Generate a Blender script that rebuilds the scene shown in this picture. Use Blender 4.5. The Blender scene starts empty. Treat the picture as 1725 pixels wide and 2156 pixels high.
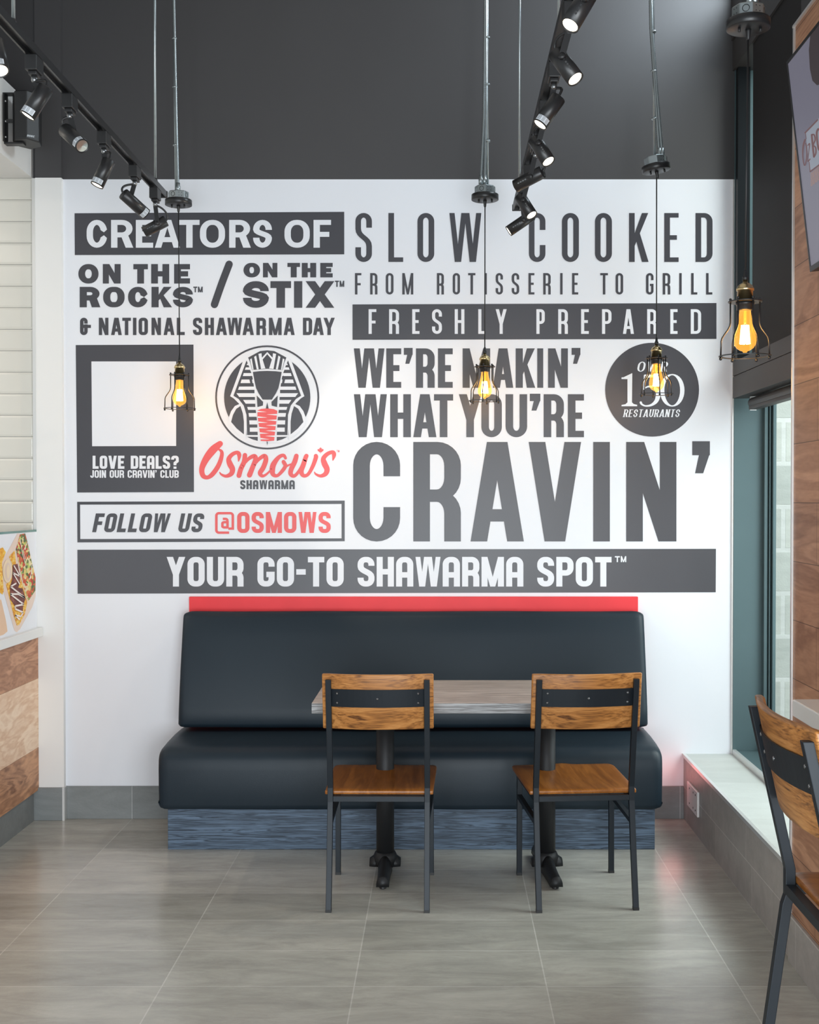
import bpy, bmesh, math, random
from mathutils import Vector, Matrix
random.seed(7)
C = bpy.context.scene.collection
R = math.radians
PI = math.pi

# ------------------------------------------------------------------ camera
W, H, F = 1725.0, 2156.0, 2565.0
CX, CY, CAMZ, PITCH = 931.0, 1092.0, 1.54, 0.015
cd = bpy.data.cameras.new('camera'); cam = bpy.data.objects.new('camera', cd); C.objects.link(cam)
cam.location = (0, 0, CAMZ); cam.rotation_euler = (PI/2 - PITCH, 0, 0)
cd.sensor_fit = 'VERTICAL'; cd.sensor_height = 36.0; cd.lens = F/H*36.0
cd.shift_x = (W/2 - CX)/H; cd.shift_y = (CY - H/2)/H
cd.clip_start = 0.05; cd.clip_end = 100
bpy.context.scene.camera = cam
_c, _s = math.cos(PITCH), math.sin(PITCH)
def ray(u, v):
    dx = (u-CX)/F; dy = (v-CY)/F
    return Vector((dx, _c - dy*_s, -_s - dy*_c))
def at(u, v, Y):            # the point of the room seen at pixel u,v at depth Y
    d = ray(u, v); return Vector((0, 0, CAMZ)) + d*(Y/d.y)
def atx(u, v, X):
    d = ray(u, v); return Vector((0, 0, CAMZ)) + d*(X/d.x)
def onplane(u, v, p0, n):
    d = ray(u, v); o = Vector((0, 0, CAMZ)); return o + d*((p0-o).dot(n)/d.dot(n))

# ------------------------------------------------------------------ world, lights, exposure
sc = bpy.context.scene
sc.view_settings.view_transform = 'Standard'; sc.view_settings.look = 'None'
sc.view_settings.exposure = 0.0; sc.view_settings.gamma = 1.0; sc.view_settings.use_curve_mapping = False
wd = bpy.data.worlds.new('world'); sc.world = wd; wd.use_nodes = True
bg = wd.node_tree.nodes['Background']
bg.inputs[0].default_value = (0.86, 0.94, 1.0, 1); bg.inputs[1].default_value = 0.36
def area(name, loc, target, sx, sy, power, col):
    l = bpy.data.lights.new(name, 'AREA'); l.shape = 'RECTANGLE'; l.size = sx; l.size_y = sy
    l.energy = power; l.color = col
    o = bpy.data.objects.new(name, l); C.objects.link(o); o.location = loc
    o.rotation_euler = (Vector(target)-Vector(loc)).to_track_quat('-Z', 'Y').to_euler()
    return o
area('storefront_daylight', (-0.4, -1.6, 1.0), (-0.4, 5, 0.95), 3.2, 1.8, 170, (0.86, 0.94, 1.0))
area('ceiling_fill', (-0.3, 3.7, 4.45), (-0.3, 3.7, 0), 2.6, 3.2, 9, (1.0, 0.95, 0.88))  # soft overhead fill, added to light the floor; no fixture there
area('window_daylight', (1.95, 4.75, 1.35), (0.2, 4.9, 0.9), 1.3, 1.7, 27, (0.90, 0.97, 1.0))
area('clerestory_daylight', (1.72, 5.2, 4.30), (1.0, 5.9, 3.85), 0.9, 0.4, 46, (0.80, 0.92, 1.0))
area('side_fill', (1.45, -0.6, 1.3), (-1.7, 5.2, 0.9), 1.8, 1.9, 145, (0.92, 0.97, 1.0))  # unseen side light, added to brighten the counter planks and left wall
area('kitchen_light', (-3.2, 4.6, 3.05), (-3.2, 4.6, 0), 1.4, 1.6, 14, (1.0, 0.90, 0.78))
area('outside_sky', (3.4, 5.0, 3.8), (2.6, 7.6, 1.2), 2.0, 2.0, 150, (0.98, 1.0, 0.98))

# ------------------------------------------------------------------ materials
def newmat(name):
    m = bpy.data.materials.new(name); m.use_nodes = True
    return m, m.node_tree.nodes, m.node_tree.links, m.node_tree.nodes['Principled BSDF']
def rgb(r, g, b):           # sRGB 0-255 to linear
    f = lambda c: (c/255/12.92 if c/255 <= 0.04045 else ((c/255+0.055)/1.055)**2.4)
    return (f(r), f(g), f(b), 1)
def mat(name, col, rough=0.5, metal=0.0, spec=0.5, bump=0.0, bscale=200.0, var=0.0, vscale=3.0):
    m, N, L, P = newmat(name)
    P.inputs['Roughness'].default_value = rough; P.inputs['Metallic'].default_value = metal
    P.inputs['Specular IOR Level'].default_value = spec
    tc = N.new('ShaderNodeTexCoord')
    nz = N.new('ShaderNodeTexNoise'); nz.inputs['Scale'].default_value = vscale; nz.inputs['Detail'].default_value = 5
    L.new(tc.outputs['Object'], nz.inputs['Vector'])
    mx = N.new('ShaderNodeMix'); mx.data_type = 'RGBA'
    k = 1-var
    mx.inputs[6].default_value = (col[0]*k, col[1]*k, col[2]*k, 1); mx.inputs[7].default_value = (min(1, col[0]*(1+var)), min(1, col[1]*(1+var)), min(1, col[2]*(1+var)), 1)
    L.new(nz.outputs['Fac'], mx.inputs[0]); L.new(mx.outputs[2], P.inputs['Base Color'])
    if bump:
        n2 = N.new('ShaderNodeTexNoise'); n2.inputs['Scale'].default_value = bscale; n2.inputs['Detail'].default_value = 3
        L.new(tc.outputs['Object'], n2.inputs['Vector'])
        b = N.new('ShaderNodeBump'); b.inputs['Strength'].default_value = bump; b.inputs['Distance'].default_value = 0.002
        L.new(n2.outputs['Fac'], b.inputs['Height']); L.new(b.outputs['Normal'], P.inputs['Normal'])
    return m
def emis(name, col, strength, base=(0.8, 0.8, 0.8, 1)):
    m, N, L, P = newmat(name)
    P.inputs['Base Color'].default_value = base
    P.inputs['Emission Color'].default_value = col; P.inputs['Emission Strength'].default_value = strength
    return m
def wood(name, dark, light, grain=(1.2, 14, 14), rings=2.2, rough=0.38, fine=60.0, mid=None, spec=0.4, contrast=(0.32, 0.68), dist=2.0, fw=0.45):
    """Grain runs along the axis with the smallest scale in grain."""
    m, N, L, P = newmat(name)
    P.inputs['Roughness'].default_value = rough; P.inputs['Specular IOR Level'].default_value = spec
    tc = N.new('ShaderNodeTexCoord'); mp = N.new('ShaderNodeMapping'); mp.inputs['Scale'].default_value = grain
    L.new(tc.outputs['Object'], mp.inputs['Vector'])
    n1 = N.new('ShaderNodeTexNoise'); n1.inputs['Scale'].default_value = rings; n1.inputs['Detail'].default_value = 6; n1.inputs['Distortion'].default_value = dist
    L.new(mp.outputs[0], n1.inputs['Vector'])
    mp2 = N.new('ShaderNodeMapping'); mp2.inputs['Scale'].default_value = tuple(g*fine/14 for g in grain)
    L.new(tc.outputs['Object'], mp2.inputs['Vector'])
    n2 = N.new('ShaderNodeTexNoise'); n2.inputs['Scale'].default_value = 3.0; n2.inputs['Detail'].default_value = 4
    L.new(mp2.outputs[0], n2.inputs['Vector'])
    # ring lines
    ml = N.new('ShaderNodeMath'); ml.operation = 'MULTIPLY'; ml.inputs[1].default_value = 34.0
    L.new(n1.outputs['Fac'], ml.inputs[0])
    sn = N.new('ShaderNodeMath'); sn.operation = 'SINE'; L.new(ml.outputs[0], sn.inputs[0])
    ad = N.new('ShaderNodeMath'); ad.operation = 'MULTIPLY_ADD'; ad.inputs[1].default_value = 0.16
    L.new(sn.outputs[0], ad.inputs[0]); L.new(n1.outputs['Fac'], ad.inputs[2])
    ad2 = N.new('ShaderNodeMath'); ad2.operation = 'MULTIPLY_ADD'; ad2.inputs[1].default_value = fw
    L.new(n2.outputs['Fac'], ad2.inputs[0]); L.new(ad.outputs[0], ad2.inputs[2])
    sub = N.new('ShaderNodeMath'); sub.operation = 'SUBTRACT'; sub.inputs[1].default_value = fw*.5; L.new(ad2.outputs[0], sub.inputs[0])
    cr = N.new('ShaderNodeValToRGB')
    cr.color_ramp.elements[0].position = contrast[0]; cr.color_ramp.elements[0].color = dark
    cr.color_ramp.elements[1].position = contrast[1]; cr.color_ramp.elements[1].color = light
    if mid:
        e = cr.color_ramp.elements.new(0.5*(contrast[0]+contrast[1])); e.color = mid
    L.new(sub.outputs[0], cr.inputs[0]); L.new(cr.outputs[0], P.inputs['Base Color'])
    b = N.new('ShaderNodeBump'); b.inputs['Strength'].default_value = 0.12; b.inputs['Distance'].default_value = 0.001
    L.new(sub.outputs[0], b.inputs['Height']); L.new(b.outputs['Normal'], P.inputs['Normal'])
    return m
def tile(name, plane, bw, rh, off, c1, c2, mortar, msize=0.004, rough=0.42, offset=0.0, bumpn=0.25, spec=0.5, streak=0.22, mb=0.0):
    """Rectangular tiles in one plane ('xy','xz','yz'); off = (a,b) is where a joint crosses."""
    m, N, L, P = newmat(name)
    P.inputs['Roughness'].default_value = rough; P.inputs['Specular IOR Level'].default_value = spec
    tc = N.new('ShaderNodeTexCoord'); sp = N.new('ShaderNodeSeparateXYZ'); L.new(tc.outputs['Object'], sp.inputs[0])
    cb = N.new('ShaderNodeCombineXYZ')
    for i, ax in enumerate(plane):
        q = N.new('ShaderNodeMath'); q.operation = 'SUBTRACT'; q.inputs[1].default_value = off[i] - (0 if i else 40*bw) + (-60*rh if i else 0)
        L.new(sp.outputs['xyz'.index(ax)], q.inputs[0]); L.new(q.outputs[0], cb.inputs[i])
    br = N.new('ShaderNodeTexBrick'); br.offset = offset; br.squash = 1.0
    br.inputs['Scale'].default_value = 1.0; br.inputs['Brick Width'].default_value = bw; br.inputs['Row Height'].default_value = rh
    br.inputs['Mortar Size'].default_value = msize/2; br.inputs['Mortar Smooth'].default_value = 0.1; br.inputs['Bias'].default_value = 0
    br.inputs['Color1'].default_value = c1; br.inputs['Color2'].default_value = c2; br.inputs['Mortar'].default_value = mortar
    L.new(cb.outputs[0], br.inputs['Vector'])
    mp = N.new('ShaderNodeMapping'); mp.inputs['Scale'].default_value = (1.3, 4.5, 4.5); L.new(tc.outputs['Object'], mp.inputs['Vector'])
    nz = N.new('ShaderNodeTexNoise'); nz.inputs['Scale'].default_value = 2.3; nz.inputs['Detail'].default_value = 12; nz.inputs['Roughness'].default_value = 0.74; nz.inputs['Distortion'].default_value = 0.4
    L.new(mp.outputs[0], nz.inputs['Vector'])
    mr = N.new('ShaderNodeMapRange'); mr.inputs[1].default_value = 0.25; mr.inputs[2].default_value = 0.75; mr.inputs[3].default_value = 1-streak; mr.inputs[4].default_value = 1+streak
    L.new(nz.outputs['Fac'], mr.inputs[0])
    mx = N.new('ShaderNodeMix'); mx.data_type = 'RGBA'; mx.blend_type = 'MULTIPLY'; mx.inputs[0].default_value = 1
    L.new(br.outputs['Color'], mx.inputs[6]); L.new(mr.outputs[0], mx.inputs[7]); L.new(mx.outputs[2], P.inputs['Base Color'])
    n2 = N.new('ShaderNodeTexNoise'); n2.inputs['Scale'].default_value = 90; n2.inputs['Detail'].default_value = 4
    L.new(tc.outputs['Object'], n2.inputs['Vector'])
    ms = N.new('ShaderNodeMath'); ms.operation = 'MULTIPLY_ADD'; ms.inputs[1].default_value = -1.2-mb; L.new(br.outputs['Fac'], ms.inputs[0]); L.new(n2.outputs['Fac'], ms.inputs[2])
    b = N.new('ShaderNodeBump'); b.inputs['Strength'].default_value = bumpn; b.inputs['Distance'].default_value = 0.002
    L.new(ms.outputs[0], b.inputs['Height']); L.new(b.outputs['Normal'], P.inputs['Normal'])
    return m
def glassy(name, tint, gloss=0.08, rough=0.02, ior=1.45, emi=None, est=0.0):
    m = bpy.data.materials.new(name); m.use_nodes = True; N = m.node_tree.nodes; L = m.node_tree.links
    N.remove(N['Principled BSDF']); out = N['Material Output']
    t = N.new('ShaderNodeBsdfTransparent'); t.inputs[0].default_value = tint
    g = N.new('ShaderNodeBsdfGlossy'); g.inputs['Roughness'].default_value = rough; g.inputs[0].default_value = (1, 1, 1, 1)
    fr = N.new('ShaderNodeFresnel'); fr.inputs[0].default_value = ior
    ge = N.new('ShaderNodeNewGeometry'); iv = N.new('ShaderNodeMath'); iv.operation = 'SUBTRACT'; iv.inputs[0].default_value = 1.0; L.new(ge.outputs['Backfacing'], iv.inputs[1])
    ff = N.new('ShaderNodeMath'); ff.operation = 'MULTIPLY'; L.new(fr.outputs[0], ff.inputs[0]); L.new(iv.outputs[0], ff.inputs[1])
    mx = N.new('ShaderNodeMixShader'); L.new(ff.outputs[0], mx.inputs[0]); L.new(t.outputs[0], mx.inputs[1]); L.new(g.outputs[0], mx.inputs[2])
    last = mx
    if emi:
        e = N.new('ShaderNodeEmission'); e.inputs[0].default_value = emi; e.inputs[1].default_value = est
        a = N.new('ShaderNodeAddShader'); L.new(mx.outputs[0], a.inputs[0]); L.new(e.outputs[0], a.inputs[1]); last = a
    L.new(last.outputs[0], out.inputs[0])
    return m

M = {}
M['white_wall'] = mat('white_wall', (0.765, 0.785, 0.83, 1), 0.38, bump=0.06, bscale=500)
M['column_white'] = mat('column_white', (0.78, 0.775, 0.76, 1), 0.5, bump=0.05, bscale=400)
M['dark_wall'] = mat('dark_wall', (0.050, 0.048, 0.050, 1), 0.55, bump=0.08, bscale=500, var=0.06)
M['print_dark'] = mat('print_dark', (0.054, 0.054, 0.064, 1), 0.36, bump=0.05, bscale=500, var=0.05)
M['print_white'] = mat('print_white', (0.765, 0.785, 0.83, 1), 0.38, bump=0.05, bscale=500)
M['print_red'] = mat('print_red', (0.78, 0.10, 0.10, 1), 0.4, var=0.04)
M['soffit'] = mat('soffit', (0.72, 0.71, 0.69, 1), 0.6, bump=0.05)
M['cream_tile'] = mat('cream_tile', (0.68, 0.66, 0.60, 1), 0.14, var=0.04, vscale=2)
M['grout'] = mat('grout', (0.36, 0.35, 0.33, 1), 0.8)
M['trim_metal'] = mat('trim_metal', (0.75, 0.75, 0.74, 1), 0.35, 0.6)
M['floor_tile'] = tile('floor_tile', 'xy', 0.61, 0.305, (-0.2785, 4.753), rgb(186, 184, 176), rgb(164, 163, 155), rgb(198, 196, 190), 0.0045, 0.21, bumpn=0.16, streak=0.30)
M['base_tile'] = tile('base_tile', 'xz', 0.53, 0.5, (-1.499, -0.2), rgb(126, 130, 130), rgb(118, 122, 122), rgb(170, 172, 172), 0.003, 0.5)
M['sill_face_tile'] = tile('sill_face_tile', 'yz', 0.61, 0.157, (5.28, 0.0), rgb(166, 161, 157), rgb(156, 151, 147), rgb(204, 200, 196), 0.003, 0.45, offset=0.15)
M['sill_top_daylit'] = tile('sill_top_daylit', 'yx', 0.61, 0.5, (5.28, 1.0), rgb(192, 197, 194), rgb(184, 189, 186), rgb(185, 187, 184), 0.003, 0.5, streak=0.1)  # the ledge tile again, its colour lightened for daylight on top
M['black_vinyl'] = mat('black_vinyl', (0.010, 0.020, 0.030, 1), 0.46, spec=0.35, bump=0.10, bscale=260, var=0.1)
M['kick_laminate'] = wood('kick_laminate', rgb(44, 56, 70), rgb(96, 116, 138), (1.0, 30, 30), 2.0, 0.45, fine=80)
M['red_board'] = mat('red_board', (0.80, 0.05, 0.06, 1), 0.45, spec=0.25, var=0.08, vscale=9)
M['table_wood'] = wood('table_wood', rgb(158, 142, 132), rgb(214, 200, 190), (1.0, 30, 30), 1.6, 0.35, fine=70)
M['table_edge'] = wood('table_edge', rgb(100, 98, 98), rgb(178, 180, 182), (1.0, 60, 60), 2.0, 0.45, fine=70)
M['black_iron'] = mat('black_iron', (0.016, 0.017, 0.019, 1), 0.45, 0.3, bump=0.35, bscale=600)
M['chair_metal'] = mat('chair_metal', (0.010, 0.015, 0.021, 1), 0.44, 0.15, spec=0.35)
M['seat_wood'] = wood('seat_wood', rgb(122, 70, 24), rgb(182, 116, 52), (12, 1.0, 12), 1.2, 0.28, fine=60, mid=rgb(152, 92, 36), contrast=(.05, .95), dist=.5, fw=.7)
M['back_wood'] = wood('back_wood', rgb(88, 52, 24), rgb(196, 138, 78), (1.0, 22, 22), 1.3, 0.36, fine=60, mid=rgb(172, 114, 58), contrast=(.12, .86), dist=.8, fw=.95)
M['rivet'] = mat('rivet', (0.25, 0.26, 0.27, 1), 0.3, 0.9)
M['black_plastic'] = mat('black_plastic', (0.014, 0.014, 0.015, 1), 0.45)
M['black_paint'] = mat('black_paint', (0.022, 0.022, 0.023, 1), 0.36, 0.2)
M['galvanised'] = mat('galvanised', (0.36, 0.40, 0.41, 1), 0.36, 0.85, var=0.18, vscale=40)
M['brass'] = mat('brass', (0.72, 0.56, 0.30, 1), 0.28, 1.0, var=0.1, vscale=30)
M['lens'] = emis('lens', (1.0, 0.86, 0.62, 1), 5.0)
M['lens_off'] = mat('lens_off', (0.75, 0.73, 0.70, 1), 0.08, 0.9)
M['label_print'] = mat('label_print', (0.62, 0.66, 0.70, 1), 0.5)
M['bulb_glass'] = glassy('bulb_glass', (1.0, 0.84, 0.48, 1), emi=(1.0, 0.46, 0.07, 1), est=0.55)
M['filament'] = emis('filament', (1.0, 0.70, 0.30, 1), 30.0)
M['window_glass'] = glassy('window_glass', (0.95, 0.98, 0.97, 1))
M['teal_metal'] = mat('teal_metal', (0.085, 0.138, 0.150, 1), 0.45, 0.3, var=0.12, vscale=3)
M['dark_frame'] = mat('dark_frame', (0.060, 0.056, 0.054, 1), 0.5, 0.1, var=0.06)
M['dark_panel'] = mat('dark_panel', (0.020, 0.018, 0.018, 1), 0.7, spec=0.3, var=0.1)
M['jamb_shade'] = mat('jamb_shade', (0.005, 0.007, 0.009, 1), 0.35, spec=0.3, var=0.2)  # near-black, stands in for shade on the upper jamb
M['white_stone'] = mat('white_stone', (0.82, 0.83, 0.82, 1), 0.3)
M['worktop_white'] = mat('worktop_white', (0.82, 0.82, 0.80, 1), 0.25)
M['ceiling'] = mat('ceiling', (0.10, 0.10, 0.10, 1), 0.8)
M['plate'] = mat('plate', (0.80, 0.76, 0.75, 1), 0.35)
M['ext_ground'] = mat('ext_ground', (0.45, 0.45, 0.44, 1), 0.9)
def plank_mat(name, dark, light):
    return wood(name, dark, light, (9, 1.0, 4.5), 2.0, 0.5, fine=70, contrast=(0.1, 0.8), dist=1.6, fw=.6)
M['plank_brown'] = plank_mat('plank_brown', rgb(142, 94, 66), rgb(206, 154, 120))
M['plank_tan'] = plank_mat('plank_tan', rgb(218, 172, 136), rgb(250, 222, 194))
M['plank_mid'] = plank_mat('plank_mid', rgb(128, 84, 58), rgb(214, 160, 120))
# wood wall: long planks with thin dark seams
def wall_planks():
    m = wood('wall_planks', rgb(150, 106, 80), rgb(206, 158, 126), (9, 1.0, 7.0), 1.0, 0.5, fine=70, contrast=(0.1, 0.9), dist=1.2)
    N = m.node_tree.nodes; L = m.node_tree.links; P = N['Principled BSDF']
    src = P.inputs['Base Color'].links[0].from_socket
    tc = N.new('ShaderNodeTexCoord'); sp = N.new('ShaderNodeSeparateXYZ'); L.new(tc.outputs['Object'], sp.inputs[0])
    cb = N.new('ShaderNodeCombineXYZ'); L.new(sp.outputs[1], cb.inputs[0])
    q = N.new('ShaderNodeMath'); q.operation = 'ADD'; q.inputs[1].default_value = 1.95*3-1.532; L.new(sp.outputs[2], q.inputs[0]); L.new(q.outputs[0], cb.inputs[1])
    br = N.new('ShaderNodeTexBrick'); br.offset = 0.4
    for k, v in (('Scale', 1), ('Brick Width', 1.9), ('Row Height', 0.195), ('Mortar Size', 0.0012), ('Mortar Smooth', 0)): br.inputs[k].default_value = v
    br.inputs['Color1'].default_value = (1.08, 1.06, 1.04, 1); br.inputs['Color2'].default_value = (0.86, 0.84, 0.84, 1); br.inputs['Mortar'].default_value = (0.25, 0.22, 0.2, 1)
    L.new(cb.outputs[0], br.inputs['Vector'])
    mx = N.new('ShaderNodeMix'); mx.data_type = 'RGBA'; mx.blend_type = 'MULTIPLY'; mx.inputs[0].default_value = 1
    L.new(src, mx.inputs[6]); L.new(br.outputs['Color'], mx.inputs[7]); L.new(mx.outputs[2], P.inputs['Base Color'])
    return m
M['wall_planks'] = wall_planks()
M['stone_blocks'] = tile('stone_blocks', 'xz', 0.47, 0.27, (2.13, 0.42), rgb(226, 228, 220), rgb(206, 210, 204), rgb(236, 238, 234), 0.03, 0.9, offset=0.45, bumpn=0.9, streak=0.16)
def food_mat(name, cols, scale, rough=0.6):
    m, N, L, P = newmat(name); P.inputs['Roughness'].default_value = rough
    tc = N.new('ShaderNodeTexCoord'); mp = N.new('ShaderNodeMapping'); mp.inputs['Scale'].default_value = (1, 0.55, 1)
    L.new(tc.outputs['Object'], mp.inputs['Vector'])
    vo = N.new('ShaderNodeTexVoronoi'); vo.inputs['Scale'].default_value = scale; L.new(mp.outputs[0], vo.inputs['Vector'])
    sx = N.new('ShaderNodeSeparateColor'); L.new(vo.outputs['Color'], sx.inputs[0])
    cr = N.new('ShaderNodeValToRGB'); cr.color_ramp.interpolation = 'CONSTANT'
    e = cr.color_ramp.elements
    e[0].position = 0; e[0].color = cols[0]; e[1].position = 1/len(cols); e[1].color = cols[1]
    for i in range(2, len(cols)): x = e.new(i/len(cols)); x.color = cols[i]
    L.new(sx.outputs[0], cr.inputs[0]); L.new(cr.outputs[0], P.inputs['Base Color'])
    return m
M['salad'] = food_mat('salad', [rgb(208, 84, 52), rgb(236, 206, 130), rgb(116, 130, 66), rgb(222, 120, 70), rgb(190, 206, 110), rgb(240, 222, 176), rgb(198, 66, 46), rgb(92, 104, 60)], 75)
M['rice'] = food_mat('rice', [rgb(240, 176, 50), rgb(250, 200, 84), rgb(228, 150, 40), rgb(248, 214, 120)], 110)
M['meat'] = food_mat('meat', [rgb(128, 68, 58), rgb(108, 52, 46), rgb(148, 84, 70), rgb(118, 62, 60)], 60)
M['tray'] = mat('tray', rgb(236, 212, 196), 0.4)
M['sauce'] = mat('sauce', rgb(250, 236, 228), 0.4)
M['dip'] = mat('dip', rgb(246, 222, 188), 0.4)
M['poster_white'] = mat('poster_white', rgb(234, 236, 242), 0.25, var=0.04, vscale=8)
M['poster_shade'] = mat('poster_shade', rgb(236, 196, 160), 0.4, var=0.1, vscale=6)
M['glass_edge'] = mat('glass_edge', (0.06, 0.20, 0.17, 1), 0.1)
M['screen'] = emis('screen', rgb(128, 126, 142), 0.55, rgb(60, 60, 68)); M['screen'].node_tree.nodes['Principled BSDF'].inputs['Roughness'].default_value = 0.3
M['screen_red'] = emis('screen_red', rgb(122, 90, 92), 0.62, rgb(56, 38, 40))
M['screen_pale'] = emis('screen_pale', rgb(160, 168, 182), 0.6, rgb(70, 74, 80))
M['screen_orange'] = emis('screen_orange', rgb(196, 158, 140), 0.55, rgb(80, 60, 50))
M['screen_dark'] = emis('screen_dark', rgb(70, 60, 64), 0.5, rgb(30, 26, 26))

# ------------------------------------------------------------------ mesh helpers
class MB:
    def __init__(s): s.v = []; s.f = []; s.sm = []
    def add(s, vs, fs, smooth=False):
        o = len(s.v); s.v += [Vector(p) for p in vs]
        for f in fs: s.f.append([i+o for i in f]); s.sm.append(smooth)
        return s
    def box(s, x0, x1, y0, y1, z0, z1):
        return s.add([(x, y, z) for z in (z0, z1) for y in (y0, y1) for x in (x0, x1)],
                     [(0, 2, 3, 1), (4, 5, 7, 6), (0, 1, 5, 4), (2, 6, 7, 3), (0, 4, 6, 2), (1, 3, 7, 5)])
    def poly(s, pts): return s.add(pts, [list(range(len(pts)))])
    def bar(s, p, q, a, b, up=(0, 0, 1)):      # rectangular bar from p to q, a across, b in 'up'
        p, q = Vector(p), Vector(q); d = (q-p).normalized(); u = Vector(up)
        x = d.cross(u)
        if x.length < 1e-5: x = d.cross(Vector((0, 1, 0)))
        x.normalize(); y = x.cross(d)
        vs = [e + x*(a/2*i) + y*(b/2*j) for e in (p, q) for i, j in ((-1, -1), (1, -1), (1, 1), (-1, 1))]
        return s.add(vs, [(0, 1, 2, 3), (7, 6, 5, 4), (0, 4, 5, 1), (1, 5, 6, 2), (2, 6, 7, 3), (3, 7, 4, 0)])
    def tube(s, pts, r, n=10, cap=True):
        pts = [Vector(p) for p in pts]; rings = []
        prev = None
        for i, p in enumerate(pts):
            d = (pts[min(i+1, len(pts)-1)] - pts[max(i-1, 0)]).normalized()
            if prev is None:
                x = d.cross(Vector((0, 0, 1)))
                if x.length < 1e-4: x = d.cross(Vector((0, 1, 0)))
            else: x = prev - d*prev.dot(d)
            x.normalize(); prev = x; y = d.cross(x)
            rr = r[i] if isinstance(r, (list, tuple)) else r
            rings.append([p + (x*math.cos(2*PI*k/n) + y*math.sin(2*PI*k/n))*rr for k in range(n)])
        vs = [v for g in rings for v in g]; fs = []
        for i in range(len(pts)-1):
            for k in range(n):
                fs.append((i*n+k, i*n+(k+1) % n, (i+1)*n+(k+1) % n, (i+1)*n+k))
        o = len(s.v); s.add(vs, fs, True)
        if cap:
            s.f.append([o+k for k in reversed(range(n))]); s.sm.append(False)
            s.f.append([o+(len(pts)-1)*n+k for k in range(n)]); s.sm.append(False)
        return s
    def lathe(s, prof, n=24, org=(0, 0, 0), axis=None, smooth=True, close=True):   # prof [(r,z)]
        Rm = Matrix.Identity(3)
        if axis is not None: Rm = Vector((0, 0, 1)).rotation_difference(Vector(axis)).to_matrix()
        vs = []; fs = []
        for r, z in prof:
            for k in range(n):
                vs.append(Vector(org) + Rm @ Vector((r*math.cos(2*PI*k/n), r*math.sin(2*PI*k/n), z)))
        m = len(prof)
        for i in range(m-1):
            for k in range(n): fs.append((i*n+k, i*n+(k+1) % n, (i+1)*n+(k+1) % n, (i+1)*n+k))
        o = len(s.v); s.add(vs, fs, smooth)
        if close:
            if prof[0][0] > 1e-6: s.f.append([o+k for k in reversed(range(n))]); s.sm.append(False)
            if prof[-1][0] > 1e-6: s.f.append([o+(m-1)*n+k for k in range(n)]); s.sm.append(False)
        return s
    def ball(s, c, r, n=10, m=6):
        return s.lathe([(r*math.sin(PI*i/m)+1e-7, -r*math.cos(PI*i/m)) for i in range(m+1)], n, c, close=False)
    def loft(s, rings, smooth=True, caps=True):
        n = len(rings[0]); o = len(s.v); fs = []
        for i in range(len(rings)-1):
            for k in range(n): fs.append((i*n+k, i*n+(k+1) % n, (i+1)*n+(k+1) % n, (i+1)*n+k))
        s.add([p for g in rings for p in g], fs, smooth)
        if caps:
            s.f.append([o+k for k in reversed(range(n))]); s.sm.append(smooth)
            s.f.append([o+(len(rings)-1)*n+k for k in range(n)]); s.sm.append(smooth)
        return s
    def build(s, name, m, parent=None, bevel=0.0, seg=2, mats=None, fm=None, fixn=True, auto=True):
        me = bpy.data.meshes.new(name)
        off = Vector((0, 0, 0))
        if parent is not None: off = world_loc(parent)
        me.from_pydata([tuple(v-off) for v in s.v], [], s.f)
        for mm in (mats or [m]): me.materials.append(mm)
        for i, p in enumerate(me.polygons):
            p.use_smooth = s.sm[i]
            if fm: p.material_index = fm[i]
        if fixn:
            b = bmesh.new(); b.from_mesh(me); bmesh.ops.recalc_face_normals(b, faces=b.faces); b.to_mesh(me); b.free()
        me.update()
        o = bpy.data.objects.new(name, me); C.objects.link(o)
        if parent is not None: o.parent = parent
        if bevel:
            bv = o.modifiers.new('bevel', 'BEVEL'); bv.width = bevel; bv.segments = seg; bv.limit_method = 'ANGLE'; bv.angle_limit = R(40)
            bv.harden_normals = False
        return o
def world_loc(o):
    l = Vector((0, 0, 0))
    while o is not None: l = l + o.location; o = o.parent
    return l
def B(*a): return MB().box(*a)
def tag(o, label=None, cat=None, group=None, kind=None):
    if label: o['label'] = label
    if cat: o['category'] = cat
    if group: o['group'] = group
    if kind: o['kind'] = kind
    return o
def thing(name, label, cat, loc=(0, 0, 0), rz=0.0, group=None):
    o = bpy.data.objects.new(name, None); C.objects.link(o); o.empty_display_size = 0.1
    o.location = loc; o.rotation_euler = (0, 0, rz)
    return tag(o, label, cat, group)
def struct(o, label=None): o['kind'] = 'structure'; (label and tag(o, label)); return o
def children(o): return [c for c in C.objects if c.parent == o]
def copy_tree(o, parent=None):
    kids = children(o); c = o.copy(); C.objects.link(c)
    if parent is not None: c.parent = parent
    for k in kids: copy_tree(k, c)
    return c

# ------------------------------------------------------------------ the setting
YW = 5.88
fl = MB(); fl.box(-4.6, 1.75, -2.0, 6.1, -0.08, 0.0)
struct(fl.build('floor', M['floor_tile']), 'grey slate tile floor laid in long rectangles')
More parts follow.
